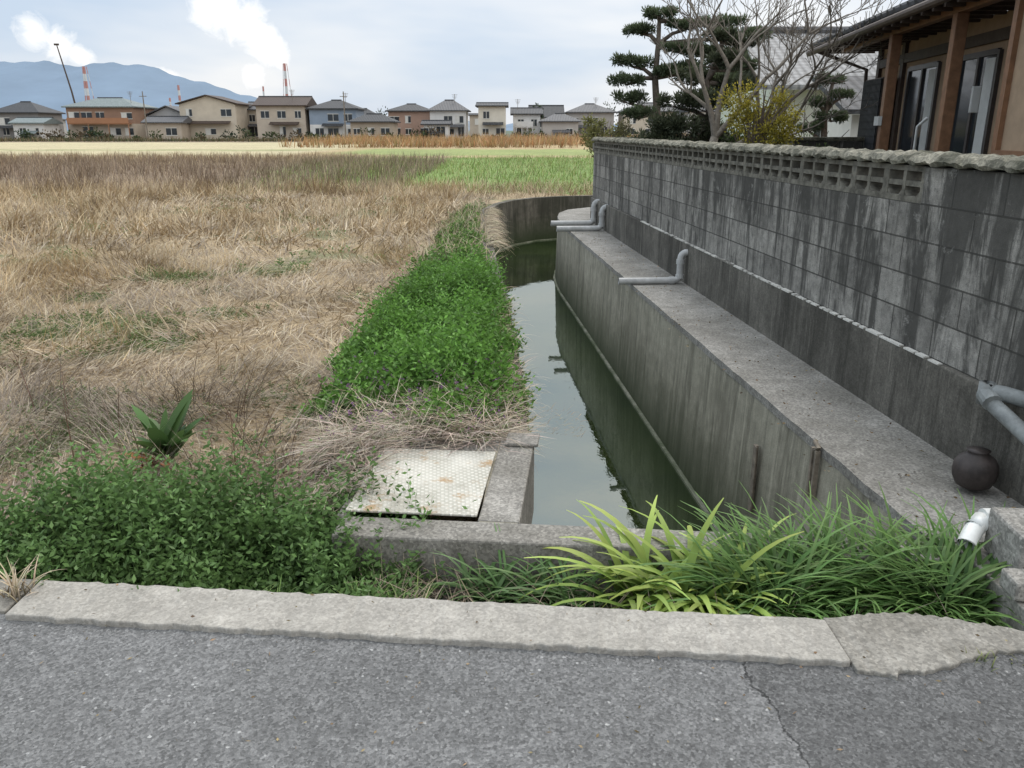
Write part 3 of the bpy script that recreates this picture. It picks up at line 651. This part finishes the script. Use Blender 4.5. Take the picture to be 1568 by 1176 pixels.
niwaki('pruned_pine_tree',3.3,14.2,0,[
 (3.0,14.4,2.35,.36,.18),(3.35,14.2,2.6,.4,.2),(2.75,14.3,2.0,.36,.2),(3.2,14.1,1.95,.45,.24),(3.55,14.3,2.25,.34,.2),(2.6,14.3,1.6,.42,.25),(3.05,14.2,1.55,.5,.3),(2.4,14.4,1.35,.4,.25),(2.8,14.3,1.2,.5,.3),(3.4,14.3,1.4,.4,.3),(3.75,14.3,2.9,.28,.13),(3.4,14.3,3.0,.3,.12)],
 [(3.1,14.3,.3),(3.15,14.3,1.0),(3.3,14.3,1.7),(3.2,14.3,2.3),(3.4,14.3,2.9)],(.022,.032,.017),(.11,.125,.07))
niwaki('pruned_pine_tree',6.6,18.2,0,[(6.7,18.2,2.55,.35,.14),(6.9,18.2,2.25,.3,.12),(6.4,18.2,2.1,.3,.12),(6.75,18.2,1.8,.4,.15),(6.3,18.2,1.6,.3,.14)],
 [(6.6,18.2,.2),(6.65,18.2,1.2),(6.6,18.2,1.9),(6.7,18.2,2.5)])
def grow(b,p,d,L,r,depth,rs):
    k=4; pts=[p]; q=p.copy(); dd=d.copy()
    for i in range(k):
        dd=(dd+Vector((rs.uniform(-.2,.2),rs.uniform(-.2,.2),rs.uniform(-.08,.14)))).normalized(); q=q+dd*L/k; pts.append(q.copy())
    b.tube(pts,[max(.004,r*(1-.45*i/k)) for i in range(k+1)],6 if depth>2 else 4,False)
    if depth==0: return
    for c in range(rs.choice([2,3,3]) if depth>1 else 3):
        t=rs.choice([2,3,4,4]); nd=(dd+Vector((rs.uniform(-.8,.8),rs.uniform(-.8,.8),rs.uniform(-.35,.5)))).normalized()
        grow(b,pts[t],nd,L*rs.uniform(.6,.85),r*.58,depth-1,rs)
def bare_tree(name,base,d,L,r,depth,seed,limbs):
    e=empty(name); b=MB(); rs=random.Random(seed); p=Vector(base)
    tr=[p,p+Vector((.03,0,.4)),p+Vector((.0,0,.8)),p+Vector((.08,0,1.15))]; b.tube(tr,[r,r*.9,r*.85,r*.7],9)
    for l in limbs: grow(b,tr[l[0]],Vector(l[1]).normalized(),L*l[2],r*.6,depth,rs)
    b.make('trunk_and_branches',M['greybark'],e,True)
bare_tree('bare_persimmon_tree',(3.05,13.2,.3),None,1.0,.09,5,4,[(3,(.75,-.1,.75),1.1),(3,(.25,.1,1),1.0),(2,(.95,.2,.35),1.0),(3,(-.3,.1,1),.8)])
bare_tree('bare_persimmon_tree',(4.0,14.2,.3),None,.95,.075,5,9,[(3,(.5,-.2,.9),1.1),(3,(-.2,.1,1),1.0),(2,(.9,.2,.6),1.0)])
def shrub(name,c,r,n,L,W,base,top,k=14,stems=8):
    e=empty(name); b=MB(); rs=random.Random(8)
    for i in range(stems):
        p=Vector((c[0]+rs.uniform(-.1,.1),c[1],c[2]-r[2]*1.0)); q=Vector((c[0]+rs.uniform(-.8,.8)*r[0],c[1]+rs.uniform(-.5,.5)*r[1],c[2]+rs.uniform(.2,.95)*r[2])); b.tube([p,(p+q)/2+Vector((0,0,.1)),q],[.018,.012,.005],5)
    b.make('stems',M['bark'],e)
    v=Veg()
    for i in range(k):
        d=rng.normal(size=3); d/=np.linalg.norm(d); d*=U(.3,.95); leafball(v,np.array(c)+d*np.array(r),np.array(r)*U(.18,.40),n,L,W,base,top,.3,.1)
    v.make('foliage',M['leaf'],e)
shrub('yellow_flowering_shrub',(3.50,12.2,1.70),(.68,.45,.50),110,.045,.024,(.16,.15,.03),(.44,.37,.05),40,22)
shrub('garden_shrub',(3.7,13.4,1.3),(.6,.4,.5),180,.05,.02,(.03,.05,.015),(.12,.17,.05),12)
shrub('garden_shrub',(2.6,24.5,1.3),(.75,.6,.75),200,.08,.04,(.10,.10,.035),(.26,.26,.10),16)
shrub('garden_shrub',(2.0,15.9,1.1),(.35,.3,.55),180,.06,.02,(.06,.06,.03),(.20,.18,.09),9)
shrub('garden_shrub',(5.4,15.2,1.2),(.7,.4,.5),180,.05,.02,(.03,.05,.015),(.13,.18,.06),12)

# ------------------------------------------------------------------ near house
e=empty('japanese_house')
hd=Vector((.12,1)).normalized(); hn=Vector((hd.y,-hd.x))
O=Vector((4.72,0))
def Hf(n_,s,z): return (O.x+hd.x*s+hn.x*n_,O.y+hd.y*s+hn.y*n_,z)
def hb(name,boxes,mat,bevel=0):
    b=MB()
    for (n0,n1,s0,s1,z0,z1) in boxes: b.box(n0,n1,s0,s1,z0,z1,Hf)
    return b.make(name,M[mat] if isinstance(mat,str) else mat,e,bevel=bevel)
hb('walls',[(0,7,4,15.9,.33,2.94)],'tan')
W_=((10.9,12.0),(12.9,14.1),(9.0,10.0))
hb('windows',[(-.02,-.004,a,c,.6,2.45) for a,c in W_],'glass')
hb('window_frames',[(-.05,.0,s0,s1,z0,z1) for (a,c) in W_ for (s0,s1,z0,z1) in ((a-.06,a,.55,2.5),(c,c+.06,.55,2.5),((a+c)/2-.03,(a+c)/2+.03,.6,2.45),(a,c,2.45,2.52),(a,c,.53,.6))],'sash')
hb('curtains',[(-.026,-.021,a+.08,a+.35,.65,2.42) for a,c in W_],'curtain')
hb('wall_timbers',[(-.06,-.001,s,s+.14,.33,2.93) for s in (8.5,10.4,12.3,14.4,15.7)]+[(-.055,-.002,6,15.85,2.60,2.74)],'darkwood')
hb('shutter_box',[(-.28,-.062,14.6,15.6,.7,2.4)],'darkwood')
hb('shutter_slats',[(-.31,-.281,s,s+.03,.72,2.38) for s in np.arange(14.62,15.6,.07)],'tiledark')
hb('veranda_posts',[(-.78,-.64,10.35,10.49,.33,2.86),(-.78,-.64,12.7,12.84,.33,2.86)],'brownwood',.008)
hb('eave_beam',[(-.76,-.64,6,15.6,2.865,2.97)],'brownwood',.008)
hb('rafters',[(-.98,0,s,s+.06,2.905,2.965) for s in np.arange(6,16.5,.38) ] ,'darkwood')
hb('soffit',[(-1.0,0,4,16.55,2.972,2.99)],'darkwood')
b=MB()
P=[Hf(-1.02,3.5,2.995),Hf(-1.02,16.6,2.995),Hf(3.5,16.6,4.7),Hf(3.5,3.5,4.7),Hf(-1.02,3.5,3.08),Hf(-1.02,16.6,3.08),Hf(3.5,16.6,4.8),Hf(3.5,3.5,4.8),Hf(8.2,16.6,2.995),Hf(8.2,3.5,2.995),Hf(8.2,16.6,3.08),Hf(8.2,3.5,3.08)]
b.poly(P,[(0,1,2,3),(4,7,6,5),(0,4,5,1),(3,2,8,9),(7,11,10,6),(1,5,6,2),(0,3,7,4),(2,6,10,8),(3,9,11,7),(8,10,11,9)]); b.make('roof',M['tiledark'],e)
b=MB()
for s in np.arange(3.6,16.6,.27): b.tube([Hf(-1.09,s,3.05),Hf(-.7,s,3.21),Hf(3.4,s,4.82)],[.055,.06,.06],7)
b.make('roof_tile_rolls',M['tiledark'],e)
b=MB(); b.tube([Hf(-1.12,3.6,2.97),Hf(-1.12,16.5,2.93)],.055,10); b.tube([Hf(-1.10,16.0,2.93),Hf(-.2,15.95,2.6),Hf(-.1,15.95,.4)],.035,8); b.make('gutter',M['darkwood'],e)
hb('porch_wall',[(-.8,-.002,4.5,8.6,.33,2.86)],'tan')
hb('porch_trim',[(-.86,-.801,4.5,8.6,1.3,1.36),(-.85,-.7,8.602,8.70,.33,2.86)],'brownwood')
hb('wall_lamp',[(-.5,-.40,10.30,10.345,1.75,2.05)],'curtain',.01)
b=MB(); b.tube([Hf(-.70,11.4,.35),Hf(-.70,11.4,1.60),Hf(-.70,11.1,1.70)],.02,8); b.make('handrail_pipe',M['pvcw'],e,True)
b=MB(); b.box(-.84,-.785,12.68,12.88,1.62,1.75,Hf); b.make('post_bracket',M['curtain'],e)

e=empty('tiled_roof_house')
b=MB(); b.box(9.2,20,30,38,0,3.0); b.make('walls',M['white'],e)
b=MB()
P=[(8.2,29.0,2.85),(21,29.0,2.85),(21,34,5.0),(8.9,34,5.0),(8.2,29,3.0),(21,29,3.0),(21,34,5.15),(8.9,34,5.15),(8.2,39,2.85),(21,39,2.85),(8.2,39,3.0),(21,39,3.0)]
b.poly(P,[(0,1,5,4),(4,5,6,7),(0,3,2,1),(0,4,7,3),(3,7,10,8),(7,6,11,10),(2,3,8,9),(8,10,11,9),(1,2,6,5),(2,9,11,6)]); b.make('roof',M['tilel'],e)
b=MB(); b.tube([(8.8,34,5.2),(21,34,5.2)],.16,8); b.make('ridge',M['tile'],e)
b=MB(); b.box(10.6,11.6,29.93,29.99,.9,2.1); b.make('window',M['glass'],e)
b=MB(); b.box(10.5,11.7,29.88,29.925,2.1,2.2); b.box(10.5,11.7,29.88,29.925,.8,.9); b.box(11.07,11.13,29.9,29.925,.9,2.1); b.make('window_frame',M['curtain'],e)
e=empty('garden_shed')
b=MB(); b.box(9.0,13.0,22.8,25,0,1.95); b.make('walls',M['white'],e)
b=MB(); b.poly([(8.6,22.3,1.95),(13.4,22.3,1.95),(13.4,25,2.9),(8.6,25,2.9),(8.6,22.3,2.07),(13.4,22.3,2.07),(13.4,25,3.05),(8.6,25,3.05)],[(0,1,5,4),(4,5,6,7),(0,3,2,1),(0,4,7,3),(1,2,6,5),(2,3,7,6)]); b.make('roof',M['tiledark'],e)
b=MB(); b.box(9.7,10.4,22.74,22.79,.3,1.75); b.make('window',M['glass'],e)
b=MB(); b.box(9.62,9.7,22.72,22.77,.2,1.83); b.box(10.4,10.48,22.72,22.77,.2,1.83); b.box(9.7,10.4,22.72,22.735,1.75,1.83); b.make('window_frame',M['curtain'],e)

# ------------------------------------------------------------------ distant houses
def wallm(col): 
    k='w%.2f_%.2f_%.2f'%col
    if k not in M: M[k]=simple('plaster_'+k,tuple(x*.9+.02 for x in col),.85,.1,.6,.02)
    return M[k]
def house(name,x,y,w,d,he,ht,wall,roof,kind='gable',base2=None,balcony=None,nwin=3,seed=0,storeys=2):
    rs=random.Random(seed+int(x*10)); e=empty(name); x0,x1=x-w/2,x+w/2
    b=MB(); b.box(x0,x1,y,y+d,-.3,he if not base2 else he*.5); b.make('walls',wallm(base2 or wall),e)
    if base2: b=MB(); b.box(x0,x1,y,y+d,he*.5,he); b.make('upper_walls',wallm(wall),e)
    o=.5; b=MB(); t=.18
    X0,X1,Y0,Y1=x0-o,x1+o,y-o,y+d+o; ym=(Y0+Y1)/2
    if kind=='gable': A,B=(X0,ym,ht),(X1,ym,ht)
    elif kind=='hip': A,B=(X0+min(w,d)*.45,ym,ht),(X1-min(w,d)*.45,ym,ht)
    else: A,B=(x-.3,ym,ht),(x+.3,ym,ht)
    if kind=='front':
        b.poly([(X0,Y0,he),(X1,Y0,he),(X1,Y1,he),(X0,Y1,he),(x,Y0,ht),(x,Y1,ht),(X0,Y0,he+t),(X1,Y0,he+t),(X1,Y1,he+t),(X0,Y1,he+t),(x,Y0,ht+t),(x,Y1,ht+t)],
          [(6,10,11,9),(10,7,8,11),(0,4,10,6),(4,1,7,10),(0,6,9,3),(1,2,8,7),(0,3,5,4),(1,4,5,2),(3,9,11,5),(2,5,11,8)])
        b2=MB(); b2.poly([(x0,y,he),(x1,y,he),(x,y,ht-.05),(x0,y+d,he),(x1,y+d,he),(x,y+d,ht-.05)],[(0,1,2),(3,5,4)]); b2.make('gable',wallm(wall),e)
    else:
        b.poly([(X0,Y0,he),(X1,Y0,he),(X1,Y1,he),(X0,Y1,he),(X0,Y0,he+t),(X1,Y0,he+t),(X1,Y1,he+t),(X0,Y1,he+t),A,B],
          [(0,3,2,1),(0,1,5,4),(1,2,6,5),(2,3,7,6),(3,0,4,7),(4,5,9,8),(6,7,8,9),(5,6,9),(7,4,8)])
    b.make('roof',M[roof],e)
    if kind!='front':
        b=MB(); b.tube([A,B],.14,6); b.make('ridge',M['tiledark'],e)
    W=MB();Fm=MB()
    for st in range(storeys):
        zc=1.35 if st==0 else he-1.35
        for i in range(nwin):
            if rs.random()<.18: continue
            wx=x0+w*(i+.5)/nwin+rs.uniform(-.3,.3); ww=rs.choice([.5,.7,.9]); hh=rs.choice([.45,.55,.8 if st==0 else .55])
            W.box(wx-ww,wx+ww,y-.04,y-.005,zc-hh,zc+hh); Fm.box(wx-ww-.08,wx+ww+.08,y-.07,y-.042,zc+hh,zc+hh+.1); Fm.box(wx-ww-.08,wx+ww+.08,y-.07,y-.042,zc-hh-.1,zc-hh); Fm.box(wx-.04,wx+.04,y-.07,y-.042,zc-hh,zc+hh)
            if rs.random()<.3: Fm.box(wx-ww,wx-.05,y-.08,y-.075,zc-hh,zc+hh)
    W.make('windows',M['glass'],e); Fm.make('window_frames',M['white'],e)
    if balcony:
        b=MB(); bx0,bx1,col=balcony; b.box(x0+bx0,x0+bx1,y-1.2,y-.01,he*.5-.1,he*.5+.05); b.box(x0+bx0,x0+bx1,y-1.25,y-1.205,he*.5+.05,he*.5+.95)
        for q in np.linspace(x0+bx0+.1,x0+bx1-.1,4): b.box(q-.06,q+.06,y-1.2,y-1.08,-.1,he*.5-.1)
        b.make('balcony',wallm(col),e)
    if rs.random()<.6:
        b=MB(); q0=x0+rs.uniform(0,.3)*w; q1=x0+rs.uniform(.6,1)*w; zb=he*.5+.1
        b.poly([(q0,y-1.1,zb-.4),(q1,y-1.1,zb-.4),(q1,y-.09,zb),(q0,y-.09,zb),(q0,y-1.1,zb-.3),(q1,y-1.1,zb-.3),(q1,y-.09,zb+.1),(q0,y-.09,zb+.1)],[(0,1,5,4),(4,5,6,7),(0,3,2,1),(0,4,7,3),(1,2,6,5)])
        b.make('lean_to_roof',M[roof],e)
cream=(.58,.51,.41); whit=(.70,.69,.67); beige=(.48,.41,.33); grey=(.36,.36,.36); brown=(.30,.18,.12); blue=(.25,.31,.39)
house('grey_roof_house',-98,148,12,9,4.6,6.6,beige,'tiledark','hip')
house('grey_roof_house',-86.5,150,8,8,4.4,6.4,(.25,.24,.23),'tiledark','hip',nwin=2)
house('low_house',-80,142,5,5,2.6,3.6,whit,'tileteal','gable',nwin=2,storeys=1)
house('balcony_house',-70.7,148,11.5,9,5.3,7.0,brown,'tileteal','hip',base2=beige,balcony=(.5,11,(.38,.18,.09)),nwin=5)
house('grey_roof_house',-61.2,153,6.5,8,4.1,5.6,grey,'tile','front',nwin=2)
house('low_house',-58.5,144,6,5,2.7,3.8,beige,'tile','gable',nwin=2,storeys=1)
house('beige_house',-52.2,148,9.6,8,5.8,7.2,cream,'tilebrown','front',nwin=3)
house('grey_roof_house',-45.4,155,5,8,5.0,6.5,cream,'tile','gable',nwin=2)
house('beige_house',-39.7,148,8.4,8,5.5,7.2,(.50,.43,.35),'tilebrown','gable',nwin=3)
house('blue_white_house',-30.8,148,8.0,8,5.0,6.6,blue,'tiledark','hip',base2=whit,nwin=3)
house('low_house',-23.2,142,7,6,2.8,4.2,(.43,.36,.28),'tiledark','hip',nwin=3,storeys=1)
house('grey_roof_house',-18.6,156,7.6,8,4.8,6.2,(.38,.25,.19),'tiledark','hip',nwin=3)
house('white_house',-11,148,6.2,8,4.7,6.6,whit,'tile','hip',nwin=3)
house('low_house',-12.5,141,4,4,2.4,3.1,whit,'tiledark','gable',nwin=2,storeys=1)
house('cream_house',-3.4,146,4.6,8,5.4,6.1,(.66,.62,.53),'tiledark','gable',nwin=2)
house('white_house',2.6,152,4.8,8,4.2,5.4,whit,'tiledark','gable',balcony=(.5,3.5,whit),nwin=2)
house('low_house',8.2,145,6.0,7,2.9,4.3,(.48,.44,.40),'tile','hip',nwin=2,storeys=1)
house('grey_roof_house',14,152,8,8,4.5,6.1,(.43,.40,.37),'tile','hip',nwin=3)
house('grey_roof_house',24,150,9,8,4.6,6.2,cream,'tile','hip',nwin=3)
house('white_house',35,150,8,8,4.6,6.0,whit,'tiledark','gable',nwin=3)
house('beige_house',46,150,9,8,4.8,6.4,beige,'tile','hip',nwin=3)
rs=random.Random(21)
for i in range(20):
    x=-125+i*10+rs.uniform(-3,3); house('distant_house',x*1.25,190+rs.uniform(-6,8),rs.uniform(6,9),8,rs.uniform(3.4,5.2),rs.uniform(5,7.0),rs.choice([cream,whit,beige,grey]),rs.choice(['tile','tiledark','tilebrown','tiledark']),rs.choice(['hip','gable']),nwin=2)
b=MB(); b.box(-130,-26,130.2,130.5,-.3,.28); b.box(-26,18,137,137.3,-.3,.3); b.make('distant_retaining_wall',M['found'])
v=Veg()
for i in range(80):
    x=rs.uniform(-100,30); y=rs.uniform(138,145); r=rs.uniform(.35,1.0)*(1.5 if rs.random()<.15 else 1); k=rs.choice([(.05,.08,.03),(.08,.10,.04),(.12,.09,.05),(.03,.05,.025)])
    leafball(v,(x,y,r*.7),(r*1.2,r,r),80,.4,.25,tuple(q*.5 for q in k),k,.2,.3)
for (x,z,r) in ((4.8,4.6,1.0),(-3,3,1.2),(-88,4,1.6),(-59,4.5,1.3),(-24,3.5,1.5),(18,4,2)):
    leafball(v,(x,160,z),(r,r,r*1.5),160,.5,.3,(.02,.035,.02),(.06,.08,.04),.2,.2)
v.make('distant_shrubs',M['leaf'])
for (x,y,h) in ((-83,138,8),(-60,141,7.6),(-27,139,7.5),(-101,139,8)):
    e=empty('utility_pole'); b=MB(); b.tube([(x,y,-.1),(x,y,h)],[.13,.08],8); b.box(x-.6,x+.6,y-.05,y+.05,h-.8,h-.7); b.make('pole',M['greybark'],e)
for (x,y,h) in ((-38,150,8.3),(-66,150,8),(-29,151,7.8),(-10,151,7.6),(1,152,6.8),(15,155,7.2)):
    e=empty('tv_antenna'); b=MB(); b.tube([(x,y,5),(x,y,h)],.04,5)
    for q in range(4): b.box(x-.5+q*.08,x+.5-q*.08,y-.02,y+.02,h-.15-q*.22,h-.10-q*.22)
    b.make('mast',M['greybark'],e)
e=empty('radio_mast'); b=MB(); b.tube([(-75.0,150,0),(-76.0,150,8),(-77.4,150,15.6)],[.2,.15,.09],8); b.box(-77.8,-77.0,149.9,150.1,15.35,15.65); b.make('mast',M['darkwood'],e)
def chimney(x,y,h,r,tripod=False):
    e=empty('striped_chimney'); k=9
    red=MB(); wh=MB()
    for i in range(k):
        z0=h*i/k; z1=h*(i+1)/k; ra=r*(1-.3*i/k); rb=r*(1-.3*(i+1)/k); (red if i%2==0 else wh).tube([(x,y,z0),(x,y,z1)],[ra,rb],14)
        if tripod:
            for a in (.5,2.6,4.7):
                sp=3.2*(1-i/k)+1.3; sp2=3.2*(1-(i+1)/k)+1.3
                (red if i%2==0 else wh).tube([(x+math.cos(a)*r*sp,y+math.sin(a)*r*sp,z0),(x+math.cos(a)*r*sp2,y+math.sin(a)*r*sp2,z1)],r*.2,6)
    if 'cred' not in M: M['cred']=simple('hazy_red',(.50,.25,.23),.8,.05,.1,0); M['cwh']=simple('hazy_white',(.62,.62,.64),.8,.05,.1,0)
    red.make('red_bands',M['cred'],e); wh.make('white_bands',M['cwh'],e)
chimney(-389,1500,111,2.8,True); chimney(-733,1500,106,3,True); chimney(-429,1500,74,2,False); chimney(-575,1500,76,2.6,False)
chimney(-600,1520,56,2.2)
b=MB(); prof=[(-9000,420),(-7000,470),(-5400,520),(-4900,570),(-4500,605),(-4270,600),(-4000,565),(-3650,590),(-3350,572),(-3180,515),(-2950,450),(-2650,370),(-2300,270),(-1800,170),(-1200,100),(0,60),(3000,60),(9000,80)]
hx=np.linspace(-9000,9000,400); hz=np.interp(hx,[p[0] for p in prof],[p[1] for p in prof])+8*np.sin(hx*.013)+6*np.sin(hx*.031+1)
P=[(x,8000,z) for x,z in zip(hx,hz)]+[(x,6800,z*.45+15*math.sin(x*.004)) for x,z in zip(hx,hz)]+[(x,6000,-20) for x in hx]
n=400; b.poly(P,[(i,n+i,n+i+1,i+1) for i in range(n-1)]+[(n+i,2*n+i,2*n+i+1,n+i+1) for i in range(n-1)])
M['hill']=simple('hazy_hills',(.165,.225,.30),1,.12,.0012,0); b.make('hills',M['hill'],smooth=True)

# ------------------------------------------------------------------ world
w=bpy.data.worlds.new('World'); scene.world=w; w.use_nodes=True; nt=w.node_tree; nt.nodes.clear()
out=nt.nodes.new('ShaderNodeOutputWorld'); bg=N(nt,'ShaderNodeBackground'); bg.inputs['Strength'].default_value=.1
sk=N(nt,'ShaderNodeTexSky',sky_type='NISHITA'); sk.sun_disc=False; sk.sun_elevation=R_(48); sk.sun_rotation=R_(12); sk.air_density=1; sk.dust_density=2
tc=N(nt,'ShaderNodeTexCoord'); G=tc.outputs['Generated']
sp=N(nt,'ShaderNodeSeparateXYZ'); nt.links.new(G,sp.inputs[0])
def mp(scale,vec=G):
    q=N(nt,'ShaderNodeMapping'); q.inputs['Scale'].default_value=scale; nt.links.new(vec,q.inputs['Vector']); return q.outputs[0]
cn=noise(nt,mp((1,1,3.5)),2.6,4,.55,.2)
ad=N(nt,'ShaderNodeMath',operation='MULTIPLY_ADD'); nt.links.new(sp.outputs['X'],ad.inputs[0]); ad.inputs[1].default_value=.26; nt.links.new(cn,ad.inputs[2])
cl=ramp(nt,ad.outputs[0],[(.34,(6.2,7.4,9.0)),(.62,(9.6,9.8,10.1))])
pn=noise(nt,mp((1,1,1)),42,5,.65,.5)
tot=None
def plume(x,z,r,st):
    global tot
    d=Vector((x,1,z)).normalized(); vm=N(nt,'ShaderNodeVectorMath',operation='DISTANCE'); nt.links.new(G,vm.inputs[0]); vm.inputs[1].default_value=d
    mm=N(nt,'ShaderNodeMath',operation='MULTIPLY_ADD'); nt.links.new(pn,mm.inputs[0]); mm.inputs[1].default_value=r*2.0; nt.links.new(vm.outputs['Value'],mm.inputs[2])
    mr=N(nt,'ShaderNodeMapRange'); inp(mr,From_Min=r*1.5,From_Max=r*2.1,To_Min=st,To_Max=0.0); nt.links.new(mm.outputs[0],mr.inputs['Value'])
    if tot is None: tot=mr.outputs[0]
    else:
        a=N(nt,'ShaderNodeMath',operation='MAXIMUM'); nt.links.new(tot,a.inputs[0]); nt.links.new(mr.outputs[0],a.inputs[1]); tot=a.outputs[0]
for u in ((-.262,.077,.011,1),(-.270,.089,.017,1),(-.284,.102,.022,1),(-.304,.117,.025,1),(-.33,.134,.028,1),(-.297,.060,.012,1),(-.390,.054,.011,1),(-.402,.060,.008,.9),(-.492,.082,.013,.95),(-.512,.093,.016,.9),(-.538,.103,.017,.8)): plume(*u)
cl=mix(nt,tot,cl,(11.8,11.8,11.8))
mx=mix(nt,.88,sk.outputs[0],cl)
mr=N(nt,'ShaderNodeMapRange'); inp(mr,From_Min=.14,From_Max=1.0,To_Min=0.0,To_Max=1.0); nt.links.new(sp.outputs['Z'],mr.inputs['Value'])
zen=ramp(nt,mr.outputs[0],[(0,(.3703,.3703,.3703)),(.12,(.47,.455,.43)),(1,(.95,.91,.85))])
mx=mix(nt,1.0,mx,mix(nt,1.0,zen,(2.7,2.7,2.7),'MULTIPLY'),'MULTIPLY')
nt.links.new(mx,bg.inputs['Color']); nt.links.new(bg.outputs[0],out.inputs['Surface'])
sl=bpy.data.lights.new('sun','SUN'); sl.energy=1.3; sl.angle=R_(18); sl.color=(1,.95,.89)
so=link(bpy.data.objects.new('sun',sl)); el,az=R_(48),R_(12)
d=Vector((math.sin(az)*math.cos(el),math.cos(az)*math.cos(el),math.sin(el))); so.rotation_euler=d.to_track_quat('Z','Y').to_euler()
# ------------------------------------------------------------------ camera
cam=bpy.data.cameras.new('camera'); cam.sensor_width=36; cam.lens=28.8; cam.clip_end=20000; cam.clip_start=.05
co=link(bpy.data.objects.new('camera',cam)); co.location=(0,0,1.55); co.rotation_euler=(R_(90-17.2),0,0); scene.camera=co
scene.view_settings.view_transform='Standard'; scene.view_settings.look='None'; scene.view_settings.exposure=0
